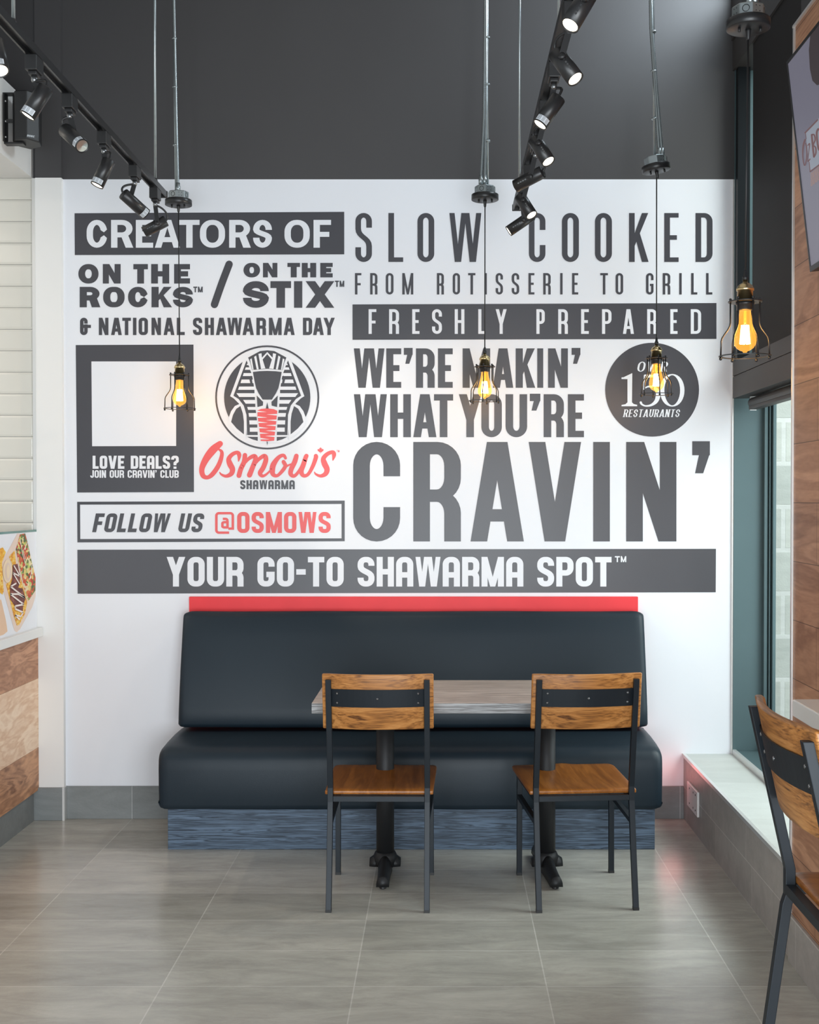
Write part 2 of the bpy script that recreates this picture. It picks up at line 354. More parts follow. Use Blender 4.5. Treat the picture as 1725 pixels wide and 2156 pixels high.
# back wall: white below 3.08 m, dark paint above
wb = MB(); wb.box(-1.822, 1.405, YW, YW+0.15, 0, 3.083); wb.box(-4.6, 1.405, YW, YW+0.15, 3.083, 4.6)
struct(wb.build('wall_back', None, mats=[M['white_wall'], M['dark_wall']], fm=[0]*6+[1]*6), 'back wall, white below and charcoal above')
cl = MB(); cl.box(-1.947, -1.822, YW-0.03, YW, 0, 3.083); cl.box(-1.947, -1.822, YW-0.03, YW, 3.083, 4.6)
struct(cl.build('wall_back_column', None, mats=[M['column_white'], M['dark_wall']], fm=[0]*6+[1]*6), 'shallow pilaster at the left end of the back wall')
struct(B(-1.962, -1.947, YW-0.034, YW-0.02, 0.16, 3.08).build('trim_1', M['trim_metal']))
struct(B(-1.826, -1.815, YW-0.046, YW-0.0, 0.0, 0.16).build('trim_2', M['trim_metal']))
struct(B(1.398, 1.412, YW-0.008, YW, 0.3, 3.08).build('trim_3', M['trim_metal']))
# tiled kitchen wall in courses
kt = MB(); kt.box(-4.6, -1.962, YW, YW+0.15, 0, 3.083); fm = [0]*6
zz = 3.087
i = 0
while zz > 0.5:
    n0 = len(kt.f)
    x1 = -1.966; w_ = 0.40
    xs = x1
    first = True
    while xs > -4.4:
        wdt = w_*(0.5 if (first and i % 2) else 1.0); first = False
        a, b_, c, d = xs-wdt+0.0012, xs-0.0012, zz-0.1034+0.0012, zz-0.0012
        y0, y1, e = YW, YW-0.009, 0.010
        kt.add([(a, y0, c), (b_, y0, c), (b_, y0, d), (a, y0, d), (a, y1+0.004, c), (b_, y1+0.004, c), (b_, y1+0.004, d), (a, y1+0.004, d),
                (a+e, y1, c+e), (b_-e, y1, c+e), (b_-e, y1, d-e), (a+e, y1, d-e)],
               [(0, 1, 5, 4), (1, 2, 6, 5), (2, 3, 7, 6), (3, 0, 4, 7), (4, 5, 9, 8), (5, 6, 10, 9), (6, 7, 11, 10), (7, 4, 8, 11), (8, 9, 10, 11)])
        xs -= wdt
    fm += [1]*(len(kt.f)-n0); zz -= 0.1034; i += 1
struct(kt.build('kitchen_wall', None, mats=[M['grout'], M['cream_tile']], fm=fm), 'cream tiled wall behind the service counter')
# soffit over the counter
struct(B(-4.6, -1.966, 0.5, YW, 3.087, 3.43).build('soffit_wall', M['soffit']), 'white bulkhead above the service counter')
struct(B(-4.75, -4.6, -2.0, 6.0, 0, 4.6).build('wall_left', M['column_white']))
struct(B(-4.75, 1.75, 0.5, 6.05, 4.6, 4.72).build('ceiling', M['ceiling']))
# baseboards
bb = MB(); bb.box(-1.815, 1.17, YW-0.012, YW, 0, 0.158)
struct(bb.build('baseboard_back', M['base_tile'], bevel=0.002))
struct(B(-1.972, -1.826, YW-0.044, YW-0.03, 0, 0.158).build('baseboard_left', M['base_tile'], bevel=0.002))
# right: window ledge
lg = MB(); lg.box(1.17, 1.42, 4.06, YW, 0, 0.308)
struct(lg.build('trim_7', M['sill_face_tile']), 'tiled ledge under the window')
tp = MB(); tp.box(1.172, 1.42, 4.06, YW, 0.308, 0.313)
struct(tp.build('window_sill', M['sill_top_daylit']))
struct(B(1.164, 1.178, 4.06, YW, 0.300, 0.316).build('trim_4', M['trim_metal']))
# window, lower
w1 = thing('window_1', 'tall lower window beside the ledge', None, (1.5, 5, 0.31)); w1['kind'] = 'structure'
B(1.405, 1.60, YW-0.012, YW+0.06, 0.30, 2.03).build('jamb', M['teal_metal'], w1)
fr = MB(); fr.box(1.543, 1.560, YW-0.05, YW, 0.34, 2.03); fr.box(1.564, 1.572, YW-0.06, YW, 0.34, 2.03); fr.box(1.576, 1.592, YW-0.08, YW, 0.34, 2.03)
fr.box(1.54, 1.60, 4.06, YW-0.08, 0.30, 0.36)
fr.build('frame', M['teal_metal'], w1, bevel=0.002)
ss = MB(); ss.box(1.42, 1.60, 4.06, YW-0.012, 0.29, 0.333); ss.build('subsill', M['teal_metal'], w1)
B(1.404, 1.42, 4.06, YW-0.012, 0.312, 0.337).build('sill_nosing', M['trim_metal'], w1)
B(1.578, 1.584, 4.06, YW-0.07, 0.35, 2.03).build('pane', M['window_glass'], w1)
# transom
tr = MB(); tr.box(1.40, 1.60, 4.06, YW, 2.030, 2.133); tr.box(1.406, 1.60, 4.06, YW, 2.133, 2.137); tr.box(1.40, 1.60, 4.06, YW, 2.137, 2.205)
struct(tr.build('trim_8', M['dark_frame']), 'dark grey transom beam between the windows')
# window, upper
w2 = thing('window_2', 'upper window behind a dark panel', None, (1.5, 5, 2.2)); w2['kind'] = 'structure'
B(1.405, 1.60, YW-0.012, YW+0.06, 2.205, 3.60).build('jamb', M['teal_metal'], w2)
B(1.408, 1.466, YW-0.06, YW-0.012, 2.205, 3.60).build('frame', M['jamb_shade'], w2)  # dark strip laid on the jamb in place of the panel's shade
B(1.578, 1.584, 4.06, YW-0.012, 2.205, 3.60).build('pane', M['window_glass'], w2)
hd = MB(); hd.box(1.395, 1.60, 4.06, YW, 3.60, 3.74); hd.box(1.402, 1.60, 4.06, YW, 3.74, 3.745); hd.box(1.388, 1.60, 4.06, YW, 3.745, 3.95)
struct(hd.build('trim_9', M['dark_frame']), 'dark grey window header beam')
struct(B(1.40, 1.60, 4.06, YW, 4.50, 4.6).build('wall_right_top', M['dark_wall']))
struct(B(1.39, 1.60, YW-0.10, YW+0.1, 3.95, 4.6).build('trim_10', M['dark_wall']))
# wood-clad pier
struct(B(1.17, 1.65, 0.9, 4.06, 0, 3.105).build('wall_right', M['wall_planks']), 'wood-clad pier on the right')
struct(B(1.19, 1.65, 0.9, 4.06, 3.105, 4.6).build('wall_right_upper', M['dark_wall']))
struct(B(1.158, 1.17, 0.9, 4.058, 0, 0.16).build('baseboard_right', M['sill_face_tile'], bevel=0.002))
tm = MB(); tm.box(1.164, 1.174, 4.054, 4.066, 0.16, 3.112)
struct(tm.build('trim_5', M['trim_metal'])); struct(B(1.162, 1.172, 0.9, 4.064, 3.105, 3.113).build('trim_6', M['trim_metal']))
# outside
struct(B(1.65, 5.0, 7.6, 7.8, -0.3, 4.2).build('wall_outside', M['stone_blocks']), 'pale stone block wall outside the window')
struct(B(1.66, 6.5, 2.0, 8.5, -0.3, -0.1).build('ground_outside', M['ext_ground']))

# dark panel over the upper window and rolled blind below the transom
tag(B(1.405, 1.425, 4.07, 5.53, 2.205, 3.60).build('window_panel', M['dark_panel']), 'tall flat black panel covering the upper window above the transom beam', 'panel')
rb = thing('roller_blind', 'narrow dark rolled blind tucked under the transom beam', 'window blind', (1.47, 4.9, 1.975))
MB().tube([(1.47, 4.07, 2.0), (1.47, 5.757, 2.0)], 0.026, 16).build('blind_roll', M['dark_frame'], rb)
B(1.448, 1.492, 4.07, 5.757, 1.968, 1.985).build('bottom_bar', M['dark_frame'], rb, bevel=0.003)
B(1.455, 1.485, 5.757, 5.765, 1.965, 2.03).build('bracket', M['trim_metal'], rb)

# ------------------------------------------------------------------ service counter on the left
sv = thing('service_counter', 'wood-plank service counter front below the white worktop', 'counter', (-2.2, 4.5, 0))
B(-2.6, -1.962, 2.6, YW-0.05, 0.0, 0.15).build('toe_kick', M['base_tile'], sv)
B(-2.6, -1.955, 2.6, YW-0.03, 0.15, 0.888).build('body', M['dark_frame'], sv)
for z0, z1, mm in ((0.146, 0.352, 'plank_mid'), (0.352, 0.685, 'plank_tan'), (0.685, 0.888, 'plank_brown')):
    B(-1.955, -1.943, 2.6, YW-0.031, z0+0.0005, z1-0.0005).build('plank', M[mm], sv)
tag(B(-2.65, -1.918, 2.6, YW-0.031, 0.888, 0.931).build('counter_worktop', M['worktop_white'], bevel=0.003), 'thick white worktop along the wood-plank counter', 'worktop')
# glass-backed food picture standing on the worktop
XP = -1.948
ps = thing('food_poster', 'glass panel with a printed food tray picture standing on the white worktop', 'poster', (XP, 4.8, 0.931))
Yf = 5.845; zt = 1.398
B(XP-0.012, XP-0.006, 3.2, Yf, 0.931, zt).build('backing', M['poster_white'], ps)
B(XP-0.006, XP, 3.2, Yf, 0.931, zt-0.008).build('picture', M['poster_white'], ps)
B(XP-0.013, XP+0.001, 3.2, Yf+0.001, zt-0.008, zt+0.002).build('glass_edge', M['glass_edge'], ps)
def pz(pts, k):     # picture outline: pixels of the crop -> the poster's plane
    q = []
    for x, y in pts:
        p = atx(x*100/829, 1100+y*260/2156, XP); q.append(Vector((XP+0.0006*k, min(p.y, Yf-0.002), min(max(p.z, 0.934), zt-0.010))))
    return q
def ps_part(name, m, polys, k):
    mb = MB()
    for p in polys: mb.poly(pz(p, k))
    return mb.build(name, M[m], ps, fixn=False)
ps_part('printed_tray', 'tray', [[(300, 195), (440, 190), (470, 300), (560, 700), (622, 960), (622, 1280), (560, 1480), (350, 1860), (290, 1918), (250, 1890), (180, 1640), (60, 1200), (18, 860), (30, 700), (80, 600), (200, 380)]], 1)
ps_part('printed_salad', 'salad', [[(345, 210), (435, 192), (470, 320), (560, 740), (616, 960), (612, 1190), (485, 1380), (440, 1240), (380, 960), (270, 470), (300, 380)]], 2)
ps_part('printed_rice', 'rice', [[(250, 490), (275, 720), (400, 1100), (470, 1400), (430, 1600), (330, 1790), (290, 1800), (240, 1650), (100, 1080), (205, 960), (205, 720), (150, 600)],
                                 [(-60, 500), (40, 430), (100, 520), (30, 700), (60, 1200), (40, 1260), (-60, 1180)]], 2)
ps_part('printed_meat', 'meat', [[(215, 740), (300, 720), (345, 950), (340, 1060), (310, 1140), (390, 1150), (440, 1330), (400, 1440), (390, 1560), (310, 1540), (240, 1440), (170, 1340), (165, 1120), (205, 1000)]], 3)
ell = [(125+82*math.cos(t*PI/10), 850+205*math.sin(t*PI/10)) for t in range(20)]
el2 = [(128+30*math.cos(t*PI/10), 860+120*math.sin(t*PI/10)) for t in range(20)]
el3 = [(128+52*math.cos(t*PI/10), 860+160*math.sin(t*PI/10)) for t in range(20)]
ps_part('printed_dip', 'dip', [ell], 4); ps_part('printed_dip_rim', 'tray', [el3], 5); ps_part('printed_dip_middle', 'dip', [el2], 6)
def zig(pts, w=22):
    out = []
    for (a, b), (c, d) in zip(pts, pts[1:]):
        l = math.hypot(c-a, d-b); nx, ny = -(d-b)/l*w/2*0.6, (c-a)/l*w/2
        out.append([(a-nx, b-ny), (c-nx, d-ny), (c+nx, d+ny), (a+nx, b+ny)])
    return out
ps_part('printed_sauce', 'sauce', zig([(225, 750), (335, 940), (210, 880), (330, 1080)], 26) + zig([(270, 1060), (170, 1120), (300, 1220), (420, 1310), (300, 1250), (165, 1250), (320, 1370), (400, 1430), (250, 1460), (250, 1510), (390, 1570), (350, 1640), (250, 1620), (330, 1700)], 30)
        + zig([(335, 290), (380, 560), (440, 760)], 14) + zig([(460, 350), (390, 500), (430, 650)], 12) + zig([(540, 740), (530, 900), (495, 1000)], 14), 7)
ps_part('printed_plate', 'poster_shade', [[(-60, 1330), (20, 1350), (100, 1700), (130, 1900), (60, 1960), (-60, 2000)]], 1)

# speaker on the bulkhead
sp = thing('wall_speaker', 'black loudspeaker on a bracket on the white bulkhead', 'speaker', (-1.85, 5.42, 3.2))
pr = [(-1.930, 5.50), (-1.905, 5.455), (-1.85, 5.45), (-1.812, 5.51), (-1.825, 5.58), (-1.89, 5.62), (-1.930, 5.57)]
zb0, zb1 = 3.150, 3.368
MB().loft([[(x, y, zb0) for x, y in pr], [(x, y, zb1) for x, y in pr]], False).build('cabinet', M['black_plastic'], sp, bevel=0.006, seg=3)
bk = MB(); bk.box(-1.966, -1.959, 5.475, 5.525, 3.148, 3.364); bk.box(-1.966, -1.88, 5.49, 5.53, 3.140, 3.148); bk.box(-1.966, -1.90, 5.49, 5.53, 3.364, 3.369); bk.box(-1.959, -1.925, 5.49, 5.50, 3.235, 3.25)
bk.build('bracket', M['black_paint'], sp)
for q in (3.17, 3.24, 3.33): MB().lathe([(0.004, 0), (0.004, 0.003), (0.0001, 0.004)], 8, (-1.959, 5.49, q), (1, -0.3, 0)).build('screw', M['trim_metal'], sp)

# ------------------------------------------------------------------ lettering
def arc(cx, cy, rx, ry, d0, d1, n=7):
    return [(cx+rx*math.cos(R(d0+(d1-d0)*i/n)), cy+ry*math.sin(R(d0+(d1-d0)*i/n))) for i in range(n+1)]
def bez(p, a, b, q, n=8):
    o = []
    for i in range(n+1):
        t = i/n; s = 1-t
        o.append(tuple(s**3*p[k]+3*s*s*t*a[k]+3*s*t*t*b[k]+t**3*q[k] for k in (0, 1)))
    return o
def stroke(pts, th, tv, closed=False):
    P = [pts[0]]
    for p in pts[1:]:
        if math.hypot(p[0]-P[-1][0], p[1]-P[-1][1]) > 1e-4: P.append(p)
    if closed and math.hypot(P[0][0]-P[-1][0], P[0][1]-P[-1][1]) < 1e-4: P.pop()
    n = len(P); seg = []
    for i in range(n if closed else n-1):
        a, b = P[i], P[(i+1) % n]; l = math.hypot(b[0]-a[0], b[1]-a[1]); seg.append((-(b[1]-a[1])/l, (b[0]-a[0])/l))
    L, Q = [], []
    for i in range(n):
        if closed: n1, n2 = seg[i-1], seg[i]
        else: n1, n2 = seg[max(i-1, 0)], seg[min(i, len(seg)-1)]
        d = max(1+n1[0]*n2[0]+n1[1]*n2[1], 0.4)
        m = ((n1[0]+n2[0])/d, (n1[1]+n2[1])/d)
        o = (m[0]*th/2, m[1]*tv/2)
        L.append((P[i][0]+o[0], P[i][1]+o[1])); Q.append((P[i][0]-o[0], P[i][1]-o[1]))
    return [[L[i], L[(i+1) % n], Q[(i+1) % n], Q[i]] for i in range(n if closed else n-1)]
def rect(x0, y0, x1, y1): return [(x0, y0), (x1, y0), (x1, y1), (x0, y1)]
def glyph(ch, W, H, th, tv, r, serif=0.0, legs='straight'):
    a, b = th/2, tv/2; X0, X1, Y0, Y1 = a, W-a, b, H-b
    rx = min(max(r-a, .02*W), (X1-X0)/2); ry = min(max(r-b, .02*W), (Y1-Y0)/2)
    TR = arc(X1-rx, Y1-ry, rx, ry, 0, 90); TL = arc(X0+rx, Y1-ry, rx, ry, 90, 180)
    BL = arc(X0+rx, Y0+ry, rx, ry, 180, 270); BR = arc(X1-rx, Y0+ry, rx, ry, 270, 360)
    def stem(x, y0=0.0, y1=None):
        y1 = H if y1 is None else y1
        o = [rect(x, y0, x+th, y1)]
        if serif:
            s = serif
            if y0 == 0: o.append(rect(x-s, 0, x+th+s, tv))
            if y1 == H: o.append(rect(x-s, H-tv, x+th+s, H))
        return o
    if ch in 'O0': return stroke(TR+TL+BL+BR, th, tv, True)
    if ch == 'C': return stroke([(X1, .655*H)]+TR+TL+BL+BR+[(X1, .345*H)], th, tv)
    if ch == 'G': return stroke([(X1, .67*H)]+TR+TL+BL+BR+[(X1, .5*H-b), (W*.52, .5*H-b)], th, tv)
    if ch == 'U': return stroke([(X0, H)]+BL+BR+[(X1, H)], th, tv) + ([rect(-serif, H-tv, th+serif, H), rect(W-th-serif, H-tv, W+serif, H)] if serif else [])
    if ch == 'J': return stroke([(X0, .30*H)]+BL+BR+[(X1, H)], th, tv)
    if ch == 'D': return stroke(TR+[(X0, Y1), (X0, Y0)]+BR, th, tv, True)
    if ch == 'S':
        rt = min(ry, (Y1-.5*H)*.62); rb_ = min(ry, (.5*H-Y0)*.62)
        t0 = [(X1, min(Y1-rt-.015*H, .70*H))]; b0 = [(X0, max(Y0+rb_+.015*H, .30*H))]
        up = arc(X1-rx, Y1-rt, rx, rt, 0, 90)+arc(X0+rx, Y1-rt, rx, rt, 90, 180)
        lo = arc(X1-rx, Y0+rb_, rx, rb_, 360, 270)+arc(X0+rx, Y0+rb_, rx, rb_, 270, 180)
        q0 = (X0, min(Y1-rt, .68*H)); q1 = (X1, max(Y0+rb_, .32*H))
        return stroke(t0+up+bez(q0, (X0, .50*H), (X1, .50*H), q1)+lo+b0, th, tv)
    if ch == 'a':   # arched A
        return stroke([(X0, 0)]+TL[::-1]+TR[::-1]+[(X1, 0)], th, tv)+[rect(a, .30*H, W-a, .30*H+tv)]
    ym = .46*H
    if ch in 'RPB':
        rb = min(ry, (Y1-ym)/2); rbx = min(rx, (X1-X0)/2)
        o = stroke([(X0, Y1)]+arc(X1-rbx, Y1-rb, rbx, rb, 90, 0)+arc(X1-rbx, ym+rb, rbx, rb, 0, -90)+[(X0, ym)], th, tv)
        o += stem(0)
        if ch == 'R':
            if legs == 'diag': o.append([(W*.40, ym+b), (W*.40+th*1.15, ym+b), (W+th*.12, 0), (W-th*1.08, 0)])
            else:
                rl = min(rb, ym*.5); o += stroke([(W*.4, ym)]+arc(X1-rbx, ym-rl, rbx, rl, 90, 0)+[(X1, 0)], th, tv)
        if ch == 'B':
            rl = min(ry, (ym-Y0)/2)
            o += stroke([(X0, ym)]+arc(X1-rbx, ym-rl, rbx, rl, 90, 0)+arc(X1-rbx, Y0+rl, rbx, rl, 0, -90)+[(X0, Y0)], th, tv)
        return o
    if ch == 'E': return stem(0)+[rect(0, H-tv, W, H), rect(0, 0, W, tv), rect(0, .5*H-b, W*.88, .5*H+b)]
    if ch == 'F': return stem(0)+[rect(0, H-tv, W, H), rect(0, .48*H-b, W*.9, .48*H+b)]
    if ch == 'L': return stem(0)+[rect(0, 0, W, tv)]
    if ch == 'H': return stem(0)+stem(W-th)+[rect(0, .5*H-b, W, .5*H+b)]
    if ch == 'I': return stem(W/2-a)
    if ch == 'T': return stem(W/2-a)+[rect(0, H-tv, W, H)]
    if ch in 'AV':
        th = min(th, .40*W); a = th/2
        ft = min(th*.62, W*.3); hi = min(H, (W/2-th)*H/(W/2-ft))
        lg = [(0, 0), (th, 0), (W/2, hi), (W/2, H), (W/2-ft, H)]
        o = [lg, [(W-x, y) for x, y in lg]]
        if ch == 'A':
            yb = .2*H; inx = lambda y: th+(W/2-th)*y/hi
            o.append([(inx(yb)-a, yb), (W-inx(yb)+a, yb), (W-inx(yb+tv)+a, yb+tv), (inx(yb+tv)-a, yb+tv)])
            if serif: o += [rect(-serif, 0, th+serif, tv), rect(W-th-serif, 0, W+serif, tv)]
            return o
        return [[(x, H-y) for x, y in p] for p in o]
    if ch == 'W':
        w2 = W*.535; g = glyph('V', w2, H, min(th*.92, w2*.36), tv, r)
        return g+[[(x+W-w2, y) for x, y in p] for p in g]
    if ch == 'M':
        th = min(th, .27*W); c = W/2; d = th*.98
        return stem(0)+stem(W-th)+[[(0, H), (d, H), (c+th*.42, .0), (c-th*.42, 0)], [(W-d, H), (W, H), (c+th*.42, 0), (c-th*.42, 0)]]
    if ch == 'N': th = min(th, .34*W)
    if ch == 'N': return stem(0)+stem(W-th)+[[(0, H), (th*1.08, H), (W, 0), (W-th*1.08, 0)]]
    if ch == 'K': return stem(0)+[[(th*.9, .30*H), (th*.9, .56*H), (W-th*1.12, H), (W, H)], [(th+.10*(W-th), .44*H), (th+.32*(W-th), .64*H), (W+th*.06, 0), (W-th*1.12, 0)]]
    if ch == 'X': return [[(0, 0), (th*1.12, 0), (W, H), (W-th*1.12, H)], [(0, H), (th*1.12, H), (W, 0), (W-th*1.12, 0)]]
    if ch == 'Y': return [rect(W/2-a, 0, W/2+a, .44*H), [(0, H), (th*1.05, H), (W/2+a, .42*H), (W/2+a, .36*H), (W/2-a, .40*H)], [(W, H), (W-th*1.05, H), (W/2-a, .42*H), (W/2-a, .36*H), (W/2+a, .40*H)]]
    if ch == 'Z': return [rect(0, 0, W, tv), rect(0, H-tv, W, H), [(0, tv*.6), (th*1.1, tv*.6), (W, H-tv*.6), (W-th*1.1, H-tv*.6)]]
    if ch == '-': return [rect(0, .40*H, W, .40*H+tv)]
    if ch == "'": return [rect(0, .86*H, W, H), [(.40*W, .88*H), (W, .88*H), (.62*W, .68*H), (.16*W, .68*H)]]
    if ch == '/': return [[(0, 0), (th, 0), (W, H), (W-th, H)]]
    if ch == '?': return stroke([(X0, .70*H)]+TL[::-1]+TR[::-1]+[(X1, .58*H), (W/2, .44*H), (W/2, .27*H)], th, tv)+[rect(W/2-a, 0, W/2+a, .17*H)]
    if ch == '&':
        x2 = W*.70-a; rq = min(rx, (x2-X0)/2)
        return stroke([(x2, .66*H), (x2, Y1-ry)]+arc(x2-rq, Y1-ry, rq, ry, 0, 90)+arc(X0+rq, Y1-ry, rq, ry, 90, 180)+[(X0, .56*H), (X0+th*.4, .5*H), (X0, .44*H)]
                      + arc(X0+rq, Y0+ry, rq, ry, 180, 270)+arc(x2-rq, Y0+ry, rq, ry, 270, 360)+[(x2, .62*H)], th, tv)+[rect(.3*W, .5*H-b, W, .5*H+b)]
    if ch == '@':
        t, s = th*.72, tv*.72; o = stroke([(W*.74, s/2)]+[(max(x, t/2), max(y, s/2)) for x, y in reversed(arc(t/2+rx, s/2+ry, rx, ry, 180, 270))]+[(p[0]*1.0, p[1]) for p in reversed(arc(t/2+rx, H-s/2-ry, rx, ry, 90, 180))]+list(reversed(arc(W-t/2-rx, H-s/2-ry, rx, ry, 0, 90)))+[(W-t/2, .24*H), (W*.70, .24*H)], t, s)
        x0, x1, y0, y1 = .32*W+t/2, .72*W-t/2, .24*H+s/2, .74*H-s/2; q = (x1-x0)*.4
        o += stroke(arc(x1-q, y1-q, q, q, 0, 90)+[(x0+q*.2, y1)], t, s)+stroke([(x1, y1-q), (x1, y0-s/2)], t, s)
        o += stroke([(x1, .5*H+s*.3), (x0+q, .5*H+s*.3)]+arc(x0+q, .5*H+s*.3-q*.6, q, q*.6, 90, 180)+arc(x0+q, y0+q*.6, q, q*.6, 180, 270)+[(x1, y0)], t, s)
        return o
    return []
REL = {'M': 1.3, 'W': 1.45, 'E': .86, 'F': .84, 'L': .80, 'T': .95, 'A': 1.14, 'a': 1.0, 'V': 1.12, 'Y': 1.08, 'K': 1.05, 'S': .98, '-': .55, "'": .34, '&': 1.15, ' ': .55, 'J': .85}
def autofit(text, u0, u1, th, gap):
    """Letter boxes that fill u0..u1: natural widths, gap px between letters."""
    n = sum(1 for c in text if c == 'I'); s = sum(REL.get(c, 1.0) for c in text if c != 'I')
    unit = (u1-u0-n*th-gap*(len(text)-1))/s; o = []; x = u0
    for c in text:
        w = th if c == 'I' else REL.get(c, 1.0)*unit
        if c != ' ': o.append((c, x, x+w))
        x += w+gap
    return o
def letters(items, vt, vb, th, tv=None, r=None, shear=0.0, serif=0.0, legs='straight'):
    """Polygons in photo pixels (u right, v down) for (char,u0,u1) boxes between vt and vb."""
    tv = tv or th; Hh = vb-vt; out = []
    for ch, u0, u1 in items:
        w = u1-u0
        for p in glyph(ch, w, Hh, min(th, w), tv, (r if r is not None else w/2), serif, legs):
            out.append([(u0+x+shear*y, vb-y) for x, y in p])
    return out
def vstroke(pts, k=6):
    """Brush stroke with a width at every point, rounded ends."""
    P = [pts[0]]+list(pts)+[pts[-1]]; S = []
    for i in range(1, len(P)-2):
        p0, p1, p2, p3 = P[i-1:i+3]
        for j in range(k):
            t = j/k
            S.append(tuple(0.5*((2*p1[m])+(-p0[m]+p2[m])*t+(2*p0[m]-5*p1[m]+4*p2[m]-p3[m])*t*t+(-p0[m]+3*p1[m]-3*p2[m]+p3[m])*t**3) for m in range(3)))
    S.append(pts[-1]); out = []; L = []; Q = []
    for i, (x, y, w) in enumerate(S):
        a = S[max(i-1, 0)]; b = S[min(i+1, len(S)-1)]; l = math.hypot(b[0]-a[0], b[1]-a[1]) or 1
        nx, ny = -(b[1]-a[1])/l*w/2, (b[0]-a[0])/l*w/2
        L.append((x+nx, y+ny)); Q.append((x-nx, y-ny))
    out = [[L[i], L[i+1], Q[i+1], Q[i]] for i in range(len(S)-1)]
    for x, y, w in (S[0], S[-1]): out.append([(x+w/2*math.cos(t*PI/6), y+w/2*math.sin(t*PI/6)) for t in range(12)])
    return out

# ------------------------------------------------------------------ the printed wall graphic
mur = thing('wall_mural', 'printed black, white and red slogan graphic covering the white back wall', 'mural', tuple(at(835, 1250, YW)))
def mp_(name, m, polys, k, parent=None, label=None):
    mb = MB()
    for j_, p in enumerate(polys): mb.poly([at(u, v, YW-0.0007*k-0.0005-2.2e-5*(j_ % 13)) for u, v in p])
    for i in range(len(mb.f)):      # face the room
        a, b, c = (mb.v[j] for j in mb.f[i][:3])
        n = Vector((0, 0, 0)); q = [mb.v[j] for j in mb.f[i]]
        for s in range(len(q)): n += q[s].cross(q[(s+1) % len(q)])
        if n.y > 0: mb.f[i].reverse()
    o = mb.build(name, M[m], parent or mur, fixn=False)
    if label: o['label'] = label
    return o
def cr4(c, s, x0, y0): return [(ch, x0+a*s, x0+b*s) for ch, a, b in c]
D, Wt, Rd = 'print_dark', 'print_white', 'print_red'
# left column
p = mp_('banner', D, [[(157, 449), (725, 446), (725, 535.5), (157.5, 537)]], 1, label='dark banner at the top left')
s = .34783
mp_('lettering', Wt, letters(cr4([('C', 122, 246), ('R', 270, 400), ('E', 420, 525), ('A', 535, 687), ('T', 683, 806), ('O', 808, 960), ('R', 985, 1112), ('S', 1130, 1244), ('O', 1320, 1473), ('F', 1496, 1602)], s, 140, 420), 463, 521.5, 13.4, 10.5, 25, legs='diag'), 2, p)
mp_('lettering', D, letters(cr4([('O', 72, 194), ('N', 220, 328), ('T', 405, 493), ('H', 513, 622), ('E', 652, 748)], s, 140, 420), 556, 597, 14.2, 11, 20)
    + letters(cr4([('R', 80, 200), ('O', 222, 352), ('C', 373, 492), ('K', 515, 637), ('S', 645, 765)], s, 140, 420), 604, 647, 15, 11, 20, legs='diag')
    + letters(cr4([('T', 768, 792), ('M', 796, 825)], s, 140, 420), 603.5, 615.5, 2.6, 2.6), 1, label='bold two-line lettering left of the slash')
mp_('slash_mark', D, vstroke([(140+s*985, 420+s*392, 15.5), (140+s*940, 420+s*510, 15.5), (140+s*896, 420+s*636, 15.5)]), 1)
mp_('lettering', D, letters(cr4([('O', 1072, 1172), ('N', 1190, 1277), ('T', 1338, 1414), ('H', 1425, 1512), ('E', 1537, 1612)], s, 140, 420), 553.5, 584, 12.5, 8.6, 16)
    + letters(cr4([('S', 1069, 1225), ('T', 1235, 1360), ('I', 1378, 1428), ('X', 1448, 1622)], s, 140, 420), 592, 648, 18, 14.5, 26)
    + letters(cr4([('T', 1626, 1650), ('M', 1654, 1682)], s, 140, 420), 591, 604, 2.8, 2.6), 1, label='bold two-line lettering right of the slash')
mp_('lettering', D, letters(cr4([('&', 82, 148), ('N', 196, 254), ('A', 270, 335), ('T', 338, 390), ('I', 402, 424), ('O', 437, 493), ('N', 515, 572), ('A', 588, 654), ('L', 668, 716), ('S', 766, 822), ('H', 838, 893), ('A', 905, 972), ('W', 974, 1064), ('A', 1066, 1135), ('R', 1150, 1208), ('M', 1226, 1303), ('A', 1315, 1382), ('D', 1432, 1488), ('A', 1493, 1558), ('Y', 1556, 1625)], s, 140, 420), 669, 705.5, 7.3, 6.6, 8), 1, label='one-line lettering under the slash')
p = mp_('panel', D, [[(159.5, 726.5), (407.5, 725.5), (408.5, 1036), (162.5, 1037)]], 1, label='dark square panel at the left')
mp_('blank_square', Wt, [[(192.5, 761), (371, 761), (371, 939), (194, 939.5)]], 2, p)
mp_('lettering', Wt, letters(autofit('LOVE DEaLS?', 195, 376.5, 6.1, 2.3), 959.5, 987, 6.1, 5.4, 6), 2, p)
mp_('lettering', Wt, letters(autofit("JOIN OUR CRaVIN' CLUB", 190, 376.5, 3.2, 1.3), 990, 1006, 3.2, 2.8, 4), 2, p)
